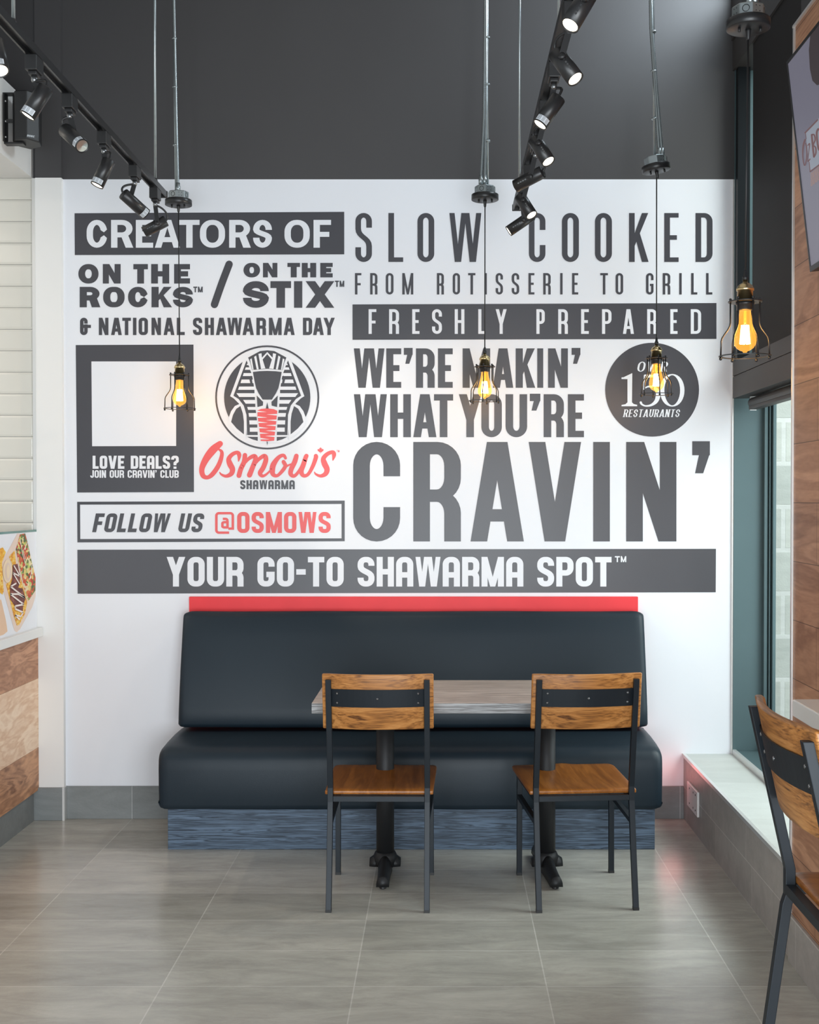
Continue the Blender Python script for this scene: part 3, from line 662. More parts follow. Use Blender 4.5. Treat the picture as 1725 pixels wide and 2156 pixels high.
# round emblem with headdress
E = lambda q: [(400+.1971*x, 710+.1971*y) for x, y in q]
mir = lambda q: [(1653-x, y) for x, y in q]
both = lambda *qs: [E(q) for q in qs]+[E(mir(q)) for q in qs]
sym = lambda q: [E(list(q)+[(1653-x, y) for x, y in reversed(q)])]
N = 72
em = mp_('emblem', D, [[E([(826+rr*math.cos(2*PI*(k+j)/N), 643+rr*math.sin(2*PI*(k+j)/N))])[0] for rr, j in ((556, 0), (556, 1), (537, 1), (537, 0))] for k in range(N)], 1, label='round emblem with a striped headdress')
mp_('disc', D, [E([(826+461*math.cos(2*PI*k/N), 643+461*math.sin(2*PI*k/N)) for k in range(N)])], 1.5, em)
mp_('headdress_outline', Wt, sym([(826, 120), (740, 130), (670, 160), (605, 215), (565, 262), (430, 630), (470, 655), (520, 705), (560, 760), (590, 860), (605, 1040), (605, 1120), (826, 1130)]), 2, em)
mp_('shoulder_outline', Wt, both([(548, 705), (480, 735), (440, 790), (418, 850), (408, 900), (440, 960), (520, 1040), (600, 1085), (600, 860)]), 2.5, em)
mp_('shoulder', D, both([(540, 735), (495, 765), (460, 830), (440, 905), (500, 975), (577, 1038), (577, 900), (566, 815)]), 3, em)
mp_('lappet', D, both([(605, 248), (465, 625), (520, 660), (575, 730), (605, 830), (611, 1045), (725, 1045), (716, 880), (700, 750), (690, 560), (664, 400), (645, 345), (612, 265)]), 3, em)
stripes = []
for y0, y1, xa, xb, xr in ((282, 298, 612, 607, 640), (322, 348, 597, 587, 655), (383, 415, 575, 565, 675), (452, 490, 552, 541, 690), (527, 562, 526, 514, 700), (598, 638, 497, 527, 700), (670, 710, 568, 596, 705), (745, 776, 612, 622, 712), (810, 850, 626, 632, 716), (888, 932, 634, 637, 722), (965, 1010, 640, 640, 728)):
    stripes.append([(xa, y0), (xr, y0), (xr, y1), (xb, y1)])
mp_('headdress_stripes', Wt, both(*stripes), 3.5, em)
mp_('headdress_band', Wt, both([(640, 340), (668, 350), (705, 560), (775, 668), (775, 700), (720, 640), (690, 600), (690, 560), (664, 400)]), 3.6, em)
mp_('face', D, sym([(826, 360), (740, 363), (672, 371), (690, 470), (708, 545), (735, 600), (777, 666), (826, 667)]), 4, em)
mp_('ear', D, both([(655, 408), (640, 425), (636, 455), (646, 495), (674, 527), (662, 440)]), 4, em)
mp_('neck', D, both([(714, 622), (777, 686), (782, 688), (780, 730), (722, 746)]), 4, em)
mp_('hem', D, both([(610, 1063), (725, 1065), (725, 1108), (665, 1090)]), 4, em)
mp_('crown', D, sym([(826, 140), (750, 148), (690, 180), (622, 217), (645, 270), (665, 350), (826, 338)]), 4, em)
mp_('crown_rays', Wt, both([(642, 236), (660, 226), (680, 346), (668, 348)], [(686, 210), (708, 196), (735, 342), (714, 344)], [(732, 178), (765, 171), (768, 205), (790, 336), (760, 340)], [(826, 158), (764, 225), (790, 336), (826, 336)]), 4.5, em)
mp_('crown_gem', D, sym([(826, 182), (777, 238), (807, 335), (826, 335)]), 5, em)
mp_('meat_spit', Rd, [E([(722, 782), (760, 766), (826, 760), (895, 768), (934, 786), (930, 830), (900, 1105), (826, 1111), (757, 1108), (740, 960), (722, 840)])], 5, em, 'red stack of meat on a spit')
slits = []
for y in (795, 855, 910, 968, 1025, 1086):
    f = (y-780)/330; xl = 722+36*f; slits.append(E([(xl-4, y-10), (xl+96, y+4), (xl-4, y+6)]))
    xr_ = 932-30*f; slits.append(E([(xr_+5, y+24), (xr_-112+10*f, y+30), (xr_+5, y+42)]))
mp_('meat_slits', Wt, slits, 5.5, em)
mp_('spit_rod', D, [E([(826, 695), (841, 762), (811, 762)]), E([(818, 1111), (834, 1111), (826, 1160)])], 5.6, em)
# red script word
sc_ = []
for q in ([(322, 1138, 62), (245, 1205, 84), (170, 1305, 72), (128, 1405, 58), (140, 1478, 52), (188, 1498, 42), (242, 1462, 50), (300, 1380, 50), (335, 1290, 44), (340, 1225, 36), (305, 1196, 18)],
          [(520, 1322, 14), (527, 1262, 44), (508, 1232, 40), (455, 1250, 42), (415, 1300, 50), (428, 1355, 62), (455, 1410, 58), (440, 1460, 50), (385, 1484, 34), (335, 1465, 22), (318, 1442, 10)],
          [(588, 1260, 48), (580, 1330, 52), (545, 1405, 52), (524, 1478, 52)], [(545, 1400, 20), (620, 1305, 36), (685, 1270, 46), (702, 1305, 52), (672, 1385, 52), (637, 1472, 56)],
          [(655, 1410, 20), (730, 1310, 36), (795, 1268, 46), (812, 1310, 52), (785, 1390, 52), (750, 1450, 50), (775, 1482, 34), (820, 1462, 24), (880, 1400, 16)],
          [(1022, 1292, 30), (1000, 1262, 36), (950, 1282, 42), (895, 1355, 58), (880, 1420, 60), (892, 1468, 46), (935, 1478, 34), (990, 1425, 40), (1020, 1375, 42), (1005, 1340, 42), (1000, 1330, 40)],
          [(1015, 1385, 28), (1080, 1355, 16)],
          [(1138, 1268, 48), (1120, 1330, 54), (1083, 1410, 52), (1078, 1462, 48), (1120, 1480, 36), (1185, 1400, 34), (1235, 1290, 46), (1245, 1268, 46)],
          [(1240, 1275, 46), (1215, 1355, 52), (1190, 1430, 52), (1212, 1478, 40), (1262, 1465, 36), (1312, 1380, 42), (1345, 1290, 46), (1346, 1268, 44)],
          [(1528, 1312, 14), (1540, 1260, 44), (1528, 1228, 40), (1472, 1245, 42), (1427, 1295, 50), (1438, 1350, 62), (1465, 1410, 58), (1448, 1460, 50), (1395, 1482, 34), (1345, 1462, 22), (1332, 1440, 10)]):
    sc_ += [E(g) for g in vstroke(q)]
mp_('script_lettering', Rd, sc_, 1, label='red brush-script word')
leaf = [(0, -34), (7, -20), (14, -24), (12, -6), (22, -16), (24, -10), (34, -11), (29, 0), (33, 5), (14, 17), (16, 23), (2, 20), (2, 34), (-2, 34), (-2, 20), (-16, 23), (-14, 17), (-33, 5), (-29, 0), (-34, -11), (-24, -10), (-22, -16), (-12, -6), (-14, -24), (-7, -20)]
mp_('leaf_mark', Rd, [E([(1396+x, 1207+y) for x, y in leaf])], 1)
mp_('lettering', D, letters(autofit('SHaWaRMa', 505.8, 620.8, 4.4, 2.2), 1011, 1030, 4.4, 4.0, 5), 1, label='small grey lettering under the red script word')
mp_('lettering', Rd, letters([('T', 709, 711.6), ('M', 712.2, 715)], 947.5, 952, .7), 1, label='tiny red trademark letters')
# framed line
fr_ = [(162.5, 1056.5), (726, 1054), (726, 1139.5), (163, 1142)]; fi = [(168.5, 1062.5), (719.5, 1061), (719.5, 1133.5), (169, 1135)]
fb = mp_('frame_border', D, [[fr_[i], fr_[(i+1) % 4], fi[(i+1) % 4], fi[i]] for i in range(4)], 1, label='thin dark rectangular border')
mp_('lettering', D, letters(autofit('FOLLOW US', 194, 424, 8.4, 4.6), 1081, 1120.5, 8.4, 7.6, 9, shear=.20), 1, fb)
mp_('lettering', Rd, letters([('@', 453, 493)], 1078, 1124, 7.4, 7.0, 9) + letters(autofit('OSMOWS', 499.5, 696.5, 9.0, 4.4), 1078, 1122, 9.0, 8.2, 11), 1, fb, 'red handle lettering')
# bottom bar
p = mp_('banner', D, [[(163, 1157.5), (1508, 1155.5), (1507.5, 1247), (163.5, 1250)]], 1, label='long dark banner at the bottom')
mp_('lettering', Wt, letters(autofit('YOUR GO-TO SHaWaRMa SPOT', 351, 1288, 12.8, 4.6), 1172.5, 1235, 12.8, 11.6, 16) + letters([('T', 1295, 1305.5), ('M', 1307.5, 1319)], 1171, 1183.5, 2.6), 2, p)
# right column
s = .46377; X0_ = 730
mp_('lettering', D, letters(cr4([('S', 40, 115), ('L', 190, 257), ('O', 322, 398), ('W', 467, 612), ('C', 828, 903), ('O', 978, 1055), ('O', 1128, 1205), ('K', 1283, 1370), ('E', 1443, 1508), ('D', 1585, 1662)], s, X0_, 420), 448.5, 551.5, 11.8, 9.6), 1, label='tall widely spaced lettering at the top right')
mp_('lettering', D, letters(cr4([('F', 38, 67), ('R', 107, 140), ('O', 178, 213), ('M', 253, 303), ('R', 410, 442), ('O', 482, 515), ('T', 552, 585), ('I', 627, 637), ('S', 677, 710), ('S', 750, 784), ('E', 826, 853), ('R', 893, 927), ('I', 970, 981), ('E', 1024, 1052), ('T', 1152, 1187), ('O', 1222, 1256), ('G', 1360, 1394), ('R', 1436, 1470), ('I', 1511, 1522), ('L', 1565, 1593), ('L', 1633, 1661)], s, X0_, 420), 575, 620, 5.2, 4.6), 1, label='small widely spaced lettering in the second line')
p = mp_('banner', D, [[(742.5, 641), (1509, 638), (1509, 713.5), (742.5, 715.5)]], 1, label='dark banner at the right')
mp_('lettering', Wt, letters(cr4([('F', 100, 135), ('R', 193, 238), ('E', 298, 331), ('S', 388, 433), ('H', 491, 535), ('L', 598, 630), ('Y', 677, 727), ('P', 862, 900), ('R', 961, 1005), ('E', 1065, 1100), ('P', 1160, 1203), ('A', 1255, 1305), ('R', 1365, 1408), ('E', 1470, 1503), ('D', 1563, 1610)], s, X0_, 420), 651, 703, 6.6, 6.0), 2, p)
mp_('lettering', D, letters(cr4([('W', 33, 172), ('E', 180, 248), ('R', 315, 400), ('E', 415, 482), ('M', 527, 652), ('A', 664, 757), ('K', 768, 855), ('I', 866, 893), ('N', 915, 1005)], s, X0_, 710), 733.5, 816.5, 15, 12.4)
    + letters(cr4([("'", 260, 300), ("'", 1022, 1062)], s, X0_, 710), 732.5, 837, 15), 1, label='heavy lettering beside the round badge, upper line')
mp_('lettering', D, letters(cr4([('W', 33, 183), ('H', 198, 292), ('A', 303, 408), ('T', 397, 484), ('Y', 510, 612), ('O', 612, 705), ('U', 722, 820), ('R', 895, 987), ('E', 1005, 1078)], s, X0_, 710), 830, 920.5, 16, 13.4)
    + letters(cr4([("'", 832, 880)], s, X0_, 710), 829, 940, 16), 1, label='heavy lettering beside the round badge, lower line')
mp_('lettering', D, letters(cr4([('C', 30, 243), ('R', 303, 519), ('A', 563, 805), ('V', 827, 1065), ('I', 1120, 1196), ('N', 1270, 1498)], s, X0_, 710), 930.5, 1140, 35, 26)
    + letters(cr4([("'", 1570, 1650)], s, X0_, 710), 929, 1140, 35), 1, label='largest lettering, one word across the right half')
bd = mp_('round_badge', D, [[(1373.5+98.8*math.cos(2*PI*k/N), 820.5+98.8*math.sin(2*PI*k/N)) for k in range(N)]], 1, label='dark round badge')
k_ = 1/7.5
mp_('lettering', Wt, letters([('O', 1341, 1357), ('V', 1361, 1375.5), ('E', 1376, 1388), ('R', 1390, 1404)], 761.5, 782.5, 4.0, 1.6, 8, shear=.2, serif=1.2, legs='diag'), 2, bd)
mp_('lettering', Wt, letters(autofit('RESTAURANTS', 1312.5, 1430, 2.6, 2.4), 862, 878, 2.6, 1.2, 5.5, shear=.20, serif=.8, legs='diag'), 2, bd)
q5 = lambda L_: [(1260+x*k_, 710+y*k_) for x, y in L_]
num = [q5([(462, 640), (530, 570), (538, 570), (532, 1060), (462, 1060)]), q5([(368, 635), (400, 632), (535, 568), (500, 640), (455, 662), (368, 660)]), q5([(368, 1070), (430, 1058), (460, 1030), (535, 1030), (560, 1055), (615, 1068), (615, 1090), (368, 1090)])]
num += stroke(q5([(1010+318/2*(1+math.cos(t*PI/16)), 838+248*math.sin(t*PI/16)) for t in range(32)]), 9.2, 2.6, True)
num += [q5([(725, 590), (930, 590), (915, 630), (760, 640)]), q5([(720, 600), (740, 600), (735, 830), (712, 830)])]
num += [[(1260+x*k_, 710+y*k_) for x, y in g] for g in vstroke([(718, 815, 18), (790, 780, 26), (870, 790, 44), (935, 850, 66), (945, 920, 72), (915, 1010, 60), (840, 1070, 36), (750, 1085, 24), (690, 1060, 30), (672, 1030, 36)])]
mp_('numeral', Wt, num, 2, bd)
# maker's lettering on the speaker
def flat_letters(name, m, polys, f, parent):
    mb = MB()
    for p in polys: mb.poly([f(u, v) for u, v in p])
    return mb.build(name, m, parent, fixn=False)
sn_ = Vector((0.035, -0.999, 0)).normalized()
lg_ = letters([('B', 56.5, 60), ('O', 60.5, 64), ('S', 64.5, 68), ('E', 68.5, 72)], 284.2, 288.4, 1.3, .9, 1.5, shear=.3)
flat_letters('logo', M['label_print'], [[(u, v+(u-64)*.16) for u, v in p] for p in lg_], lambda u, v: at(u, v, 5.446), sp)

# ------------------------------------------------------------------ upholstered bench
bn = thing('booth_bench', 'long black upholstered wall bench with a red board behind its back', 'bench', (-0.13, 5.6, 0))
B(-1.21, 0.939, 5.352, 5.85, 0, 0.19).build('base', M['kick_laminate'], bn, bevel=0.002)['label'] = 'blue-grey wood-grain plinth'
def cushion(prof, x0, x1, ins, wob=0.0):
    """Closed yz outline swept along x, drawn in at both ends."""
    n = len(prof); cy_ = sum(p[0] for p in prof)/n; cz_ = sum(p[1] for p in prof)/n
    Lx = x1-x0; st = [(0, ins), (0.004, ins*.62), (0.012, ins*.30), (0.028, ins*.08), (0.05, 0)]
    xs = [(x0+d, k) for d, k in st]+[(x0+Lx*t, 0) for t in (.1, .2, .3, .4, .5, .6, .7, .8, .9)]+[(x1-d, k) for d, k in reversed(st)]
    rings = []
    for i, (x, k) in enumerate(xs):
        g = []
        for j, (y, z) in enumerate(prof):
            a = prof[j-1]; b = prof[(j+1) % n]; l = math.hypot(b[0]-a[0], b[1]-a[1]); ny, nz = (b[1]-a[1])/l, -(b[0]-a[0])/l
            sgn = 1 if ny*(cy_-y)+nz*(cz_-z) > 0 else -1
            w = wob*math.sin(i*1.7+j*.6)
            g.append((x, y+sgn*ny*(k+w), z+sgn*nz*(k+w)))
        rings.append(g)
    return MB().loft(rings)
seat_p = [(5.312, .188), (5.304, .192), (5.300, .21), (5.294, .28), (5.292, .36), (5.296, .405), (5.308, .432), (5.330, .449), (5.365, .459), (5.45, .466), (5.60, .471), (5.74, .470), (5.845, .462), (5.850, .45), (5.850, .20), (5.845, .188), (5.60, .186)]
cushion(seat_p, -1.243, 0.966, 0.030, 0.0012).build('seat', M['black_vinyl'], bn)
back_p = [(5.640, .486), (5.622, .490), (5.612, .508), (5.622, .58), (5.660, .75), (5.702, .90), (5.728, .985), (5.742, 1.006), (5.762, 1.014), (5.80, 1.012), (5.840, 1.008), (5.846, .995), (5.846, .50), (5.84, .487)]
cushion(back_p, -1.222, 0.953, 0.016, 0.0012).build('backrest', M['black_vinyl'], bn)
B(-1.218, 0.944, 5.856, YW-0.002, 0.16, 1.076).build('back_board', M['red_board'], bn, bevel=0.002)['label'] = 'red painted board'
B(0.925, 0.946, 5.78, 5.856, 0.44, 0.50).build('end_board', M['red_board'], bn)

# ------------------------------------------------------------------ table
tb = thing('dining_table', 'grey-brown wood-grain rectangular table on two black pedestals before the bench', 'table', (0.1, 5.025, 0))
t_ = MB(); t_.box(-0.507, 0.702, 4.72, 5.33, 0.712, 0.752)
t_.build('tabletop', None, tb, mats=[M['table_wood'], M['table_edge']], fm=[0, 0, 1, 1, 1, 1], bevel=0.0015)
def pedestal(x, rot):
    c = Vector((x, 5.02, 0)); rm = Matrix.Rotation(rot, 3, 'Z')
    pl = MB().lathe([(0.037, 0.075), (0.037, 0.70)], 28, c).build('pedestal', M['black_iron'], tb)
    hb = MB(); hb.lathe([(0.052, 0.04), (0.050, 0.07), (0.042, 0.088), (0.037, 0.09)], 28, c)
    for sgn in (-1, 1):
        pts = []
        for t, w, h in ((0.0, .040, .085), (.045, .036, .075), (.064, .030, .062)):
            pts.append([c+rm @ Vector((sgn*t, w*math.cos(a), .034+(h-.034)*math.sin(a))) for a in [PI*k/8 for k in range(9)]])
        hb.loft(pts)
    hb.build('hub', M['black_iron'], pl)
    mt = B(x-0.10, x+0.10, 4.86, 5.18, 0.70, 0.7115); mt.build('mounting_plate', M['black_iron'], pl)
    for sgn in (-1, 1):
        rings = []
        for t, w, h in ((0.02, .030, .088), (.08, .027, .074), (.16, .025, .062), (.228, .0255, .056), (.236, .0255, .054)):
            rings.append([c+rm @ Vector((w*math.cos(a), sgn*t, .014+(h-.014)*math.sin(a)**.8)) for a in [PI*k/10 for k in range(11)]])
        ft = MB().loft(rings, True, True); f_ = ft.build('foot', M['black_iron'], pl)
        MB().lathe([(0.013, 0), (0.015, 0.004), (0.009, 0.008), (0.009, 0.018)], 14, c+rm @ Vector((0, sgn*.205, 0))).build('glide', M['black_plastic'], pl)
pedestal(-0.235, 0.0); pedestal(0.432, R(5))

# ------------------------------------------------------------------ chairs and the stool
def chair(name, label, cat, loc, rz, seat_h, tip_h, tall=False, group=None):
    t = thing(name, label, cat, (0, 0, 0), 0, group)
    FL = .385 if not tall else .345
    sq = 0.0105; zs = seat_h-.012
    yb = lambda z: -.075*max(0, (z-seat_h-.012))/(tip_h-seat_h-.012)
    foot_y = -.075 if not tall else -.11
    def sect(x, y, z): return [(x-sq, y-sq, z), (x+sq, y-sq, z), (x+sq, y+sq, z), (x-sq, y+sq, z)]
    for sx in (-1, 1):
        x = sx*.184
        rings = [sect(x, foot_y, .006)] + [sect(x, foot_y*(1-k), .006+(zs-.05-.006)*k) for k in (.5,)] + [sect(x, foot_y*.06, zs-.05), sect(x, 0, zs-.03), sect(x, 0, seat_h+.012), sect(x, yb(seat_h+.06), seat_h+.06), sect(x, yb(tip_h), tip_h)]
        MB().loft(rings, False).build('leg', M['chair_metal'], t, bevel=0.0015)
    for sx in (-1, 1):
        x = sx*.192
        MB().loft([sect(x, FL, .006), sect(x*.995, FL, zs-.008)], False).build('leg', M['chair_metal'], t, bevel=0.0015)
    for o in [c for c in children(t) if c.name.split('.')[0] == 'leg']:
        xs = [v.co.x for v in o.data.vertices]; zl = min(v.co.z for v in o.data.vertices)
        lo = [v.co for v in o.data.vertices if v.co.z < zl+1e-4]
        cx_ = sum(v.x for v in lo)/len(lo); cy_ = sum(v.y for v in lo)/len(lo)
        B(cx_-sq-.0005, cx_+sq+.0005, cy_-sq-.0005, cy_+sq+.0005, 0, .0105).build('foot_cap', M['black_plastic'], o)
    fr = MB(); zr = zs-.018
    fr.box(-.184+sq, .184-sq, -sq, sq, zr-.0105, zr+.0105)
    fr.box(-.19, .19, FL-sq, FL+sq, zr-.0105, zr+.0105)
    for sx in (-1, 1): fr.bar((sx*.184, sq, zr), (sx*.19, FL-sq, zr), .018, .021)
    fr.build('seat_frame', M['chair_metal'], t, bevel=0.001)
    for sx in (-1, 1):
        z1 = .32 if not tall else .30
        ysl = foot_y*(1-z1/zs)
        MB().bar((sx*.184, ysl+sq, z1), (sx*.192, FL-sq, z1+.005), .018, .018).build('stretcher', M['chair_metal'], t)
    if tall: MB().bar((-.19, FL, .27), (.19, FL, .27), .018, .018).build('stretcher', M['chair_metal'], t)
    # saddle seat with notched rear corners
    nx, ny = 18, 18; vs = []; fs = []
    half = lambda v: (.206+.008*v)*(1 if v < .9 else math.sqrt(max(0, 1-((v-.9)/.1)**2*.12)))
    y0, y1 = .0115, (.492 if not tall else .415)
    for top in (1, 0):
        for j in range(ny+1):
            v = j/ny
            for i in range(nx+1):
                u = -1+2*i/nx; x = half(v)*u; y = y0+(y1-y0)*v
                z = zs-.006
                if top:
                    dip = .013*max(0, 1-abs(u)**2.2)*math.sin(PI*min(1, v*1.05))**.8
                    ridge = .006*math.exp(-(u/.18)**2)*max(0, v-.45)*1.6
                    z = seat_h - dip + ridge - (.006*max(0, v-.85)/.15)
                    if abs(u) > .999 or j in (0, ny): z -= .003
                vs.append((x, y, z))
    n1 = (nx+1)*(ny+1); q = lambda k, i, j: k*n1+j*(nx+1)+i
    for j in range(ny):
        for i in range(nx):
            fs.append((q(0, i, j), q(0, i+1, j), q(0, i+1, j+1), q(0, i, j+1))); fs.append((q(1, i, j), q(1, i, j+1), q(1, i+1, j+1), q(1, i+1, j)))
    for i in range(nx):
        fs += [(q(0, i, 0), q(1, i, 0), q(1, i+1, 0), q(0, i+1, 0)), (q(0, i, ny), q(0, i+1, ny), q(1, i+1, ny), q(1, i, ny))]
    for j in range(ny):
        fs += [(q(0, 0, j), q(0, 0, j+1), q(1, 0, j+1), q(1, 0, j)), (q(0, nx, j), q(1, nx, j), q(1, nx, j+1), q(0, nx, j+1))]
    MB().add(vs, fs, True).build('seat', M['seat_wood'], t, bevel=0.003)
    # curved back board and steel band
    def curved(x, z, off): return Vector((x, yb(z)+sq+off-.030*(1-min(1, (x/.19)**2)), z))
    def slab(x0, x1, z0, z1, o0, o1, n=16):
        rings = []
        for i in range(n+1):
            x = x0+(x1-x0)*i/n
            rings.append([curved(x, z0, o0), curved(x, z0, o1), curved(x, z1, o1), curved(x, z1, o0)])
        return MB().loft(rings, False)
    wt = tip_h+.021; wbz = wt-.212
    b = slab(-.209, .209, wbz, wt, .0, .018).build('backrest', M['back_wood'], t, bevel=0.005, seg=3)
    for p in b.data.polygons: p.use_smooth = True
    pl = slab(-.1735, .1735, tip_h-.104, tip_h-.036, -.0045, -.0005).build('back_band', M['chair_metal'], t)
    for x, z in ((-.152, -.088), (-.152, -.052), (.152, -.088), (.152, -.052), (0, -.070)):
        c = curved(x, tip_h+z, -.0045)
        MB().lathe([(.0048, 0), (.004, .0018), (.0001, .003)], 10, c, (0, -1, .1)).build('rivet', M['rivet'], pl)
    t.location = loc; t.rotation_euler = (0, 0, rz)
    return t
c1 = chair('dining_chair', 'wooden dining chair with black steel frame standing squarely to the table', 'chair', (-0.240, 4.610, 0), R(-0.6), .438, .871, group='dining chairs at the table')
# second chair: a copy turned a little
c2 = copy_tree(c1); c2.location = (0.540, 4.622, 0); c2.rotation_euler = (0, 0, R(4.6))
tag(c2, 'wooden dining chair with black steel frame, turned slightly, nearer the window ledge', 'chair', 'dining chairs at the table')
chair('bar_stool', 'tall wooden bar stool with black steel frame drawn up to the white ledge', 'stool', (0.726, 2.35, 0), R(-90), .760, 1.111, True)
# white ledge on the wood wall
ld = thing('bar_ledge', 'white bar ledge fixed along the wood-clad wall behind the bar stool', 'ledge', (1.0, 2.0, 1.06))
B(0.845, 1.169, 0.9, 2.93, 1.020, 1.061).build('ledge_top', M['white_stone'], ld, bevel=0.003)
for y in (1.2, 2.6):
    k = MB(); k.bar((1.164, y, .72), (1.164, y, 1.019), .03, .008, (1, 0, 0)); k.bar((.90, y, 1.015), (1.166, y, 1.015), .03, .008); k.bar((1.16, y, .76), (.95, y, 1.012), .02, .012)
    k.build('bracket', M['black_paint'], ld)
# blank plate on the ledge front
op = thing('outlet_plate', 'white four-gang cover plate on the tiled ledge front near the corner', 'wall plate', (1.166, 5.63, 0.156))
B(1.159, 1.1695, 5.512, 5.744, .099, .214).build('plate', M['plate'], op, bevel=0.003)
for y in (5.552, 5.60, 5.685):
    for z in (.122, .192): MB().lathe([(.0042, 0), (.0042, .0012)], 8, (1.159, y, z), (-1, 0, 0)).build('screw_hole', M['black_plastic'], op)

# ------------------------------------------------------------------ television
YT = 3.75
pT = at(1656, 131, YT); pB = at(1706, 573, YT)
ax = Vector((0, -1, 0)); upv = (pT-pB); hT = upv.length; upv.normalize(); nrm = upv.cross(ax)
if nrm.x > 0: nrm = -nrm
tv = thing('television', 'television tilted down from the wood-clad wall, showing a pale grey advert screen', 'television', tuple(pB))
def tvq(y0, y1, h0, h1, d0, d1):       # box in the screen's own frame
    vs = [pB+ax*a+upv*b-nrm*d for d in (d0, d1) for b in (h0, h1) for a in (y0, y1)]
    return MB().add(vs, [(0, 1, 3, 2), (4, 6, 7, 5), (0, 4, 5, 1), (2, 3, 7, 6), (0, 2, 6, 4), (1, 5, 7, 3)])
Lt = 1.16
tvq(0, Lt, 0, hT, .004, .045).build('housing', M['black_plastic'], tv, bevel=.002)
bz = MB()
for a in ((0, Lt, 0, .016), (0, Lt, hT-.009, hT), (0, .009, .016, hT-.009), (Lt-.009, Lt, .016, hT-.009)):
    m_ = tvq(*a, 0, .004); bz.add(m_.v, m_.f)
bz.build('bezel', M['black_paint'], tv)
scr = tvq(.009, Lt-.009, .016, hT-.009, .002, .0042).build('screen', M['screen'], tv)
tvq(.25, .85, .15, .45, .045, .06).build('mount', M['black_paint'], tv)
MB().bar(pB+ax*.55+upv*.3-nrm*.05, Vector((1.168, YT-.55, (pB+upv*.3).z)), .08, .12).build('mount_arm', M['black_paint'], tv)
def sc_px(name, m, polys, k):
    mb = MB()
    for p in polys: mb.poly([onplane(u, v, pB+nrm*(.0004*k-.002), nrm) for u, v in p])
    return mb.build(name, M[m], scr, fixn=False)
z2 = lambda L_: [(1660+x*.0927, 220+y*.0927) for x, y in L_]
zs_ = lambda L_: [(1660+x*.0927, 220+y*.0927, w*.0927) for x, y, w in L_]
dk = [(1640+.2787*x, .2787*y) for x, y in ((240, 258), (228, 380), (236, 520), (255, 610), (290, 645), (420, 600), (600, 300), (600, -120), (420, 60))]
sc_px('screen_photo', 'screen_dark', [dk], 1)
sc_px('screen_box', 'screen_pale', [z2([(390, 630), (670, 340), (760, 240), (900, 1180), (500, 1535)])], 1)
sc_px('screen_box_line', 'screen_red', vstroke(zs_([(388, 640), (668, 345)] and [(388, 640, 34), (530, 495, 34), (668, 350, 34)])) + vstroke(zs_([(392, 640, 16), (410, 780, 16)])) + vstroke(zs_([(478, 1310, 16), (500, 1530, 18)])) + vstroke(zs_([(500, 1525, 30), (600, 1450, 30), (760, 1330, 30)])), 2)
sc_px('screen_lettering', 'screen_red', vstroke(zs_([(385, 800, 40), (345, 930, 38), (330, 1120, 26), (345, 1300, 22), (375, 1385, 22), (405, 1290, 22), (425, 1110, 24), (418, 960, 26), (395, 880, 20)]))
      + vstroke(zs_([(448, 930, 22), (488, 890, 26), (470, 1060, 18), (448, 1290, 20), (495, 1240, 24)]))
      + vstroke(zs_([(535, 690, 40), (560, 950, 44), (585, 1190, 40)])) + vstroke(zs_([(535, 690, 40), (590, 690, 34), (612, 800, 34), (575, 920, 30), (625, 980, 34), (630, 1100, 36), (585, 1190, 40)]))
      + vstroke(zs_([(680, 560, 44), (650, 640, 44), (660, 820, 44), (690, 1000, 44), (730, 1040, 40), (760, 940, 40), (745, 700, 44), (715, 580, 40), (680, 560, 40)])), 3)
ol = []
for r_, y_, n_ in ((0, 1640, 5), (1, 1800, 4)):
    for j in range(n_):
        x = 520+52*j; y = y_-44*j; ol += vstroke(zs_([(x, y-70, 12), (x+4, y+50, 12)])) + vstroke(zs_([(x, y-70, 10), (x+26, y-92, 10), (x+30, y+22, 10), (x+4, y+50, 10)]))
sc_px('screen_small_print', 'screen_orange', ol, 3)

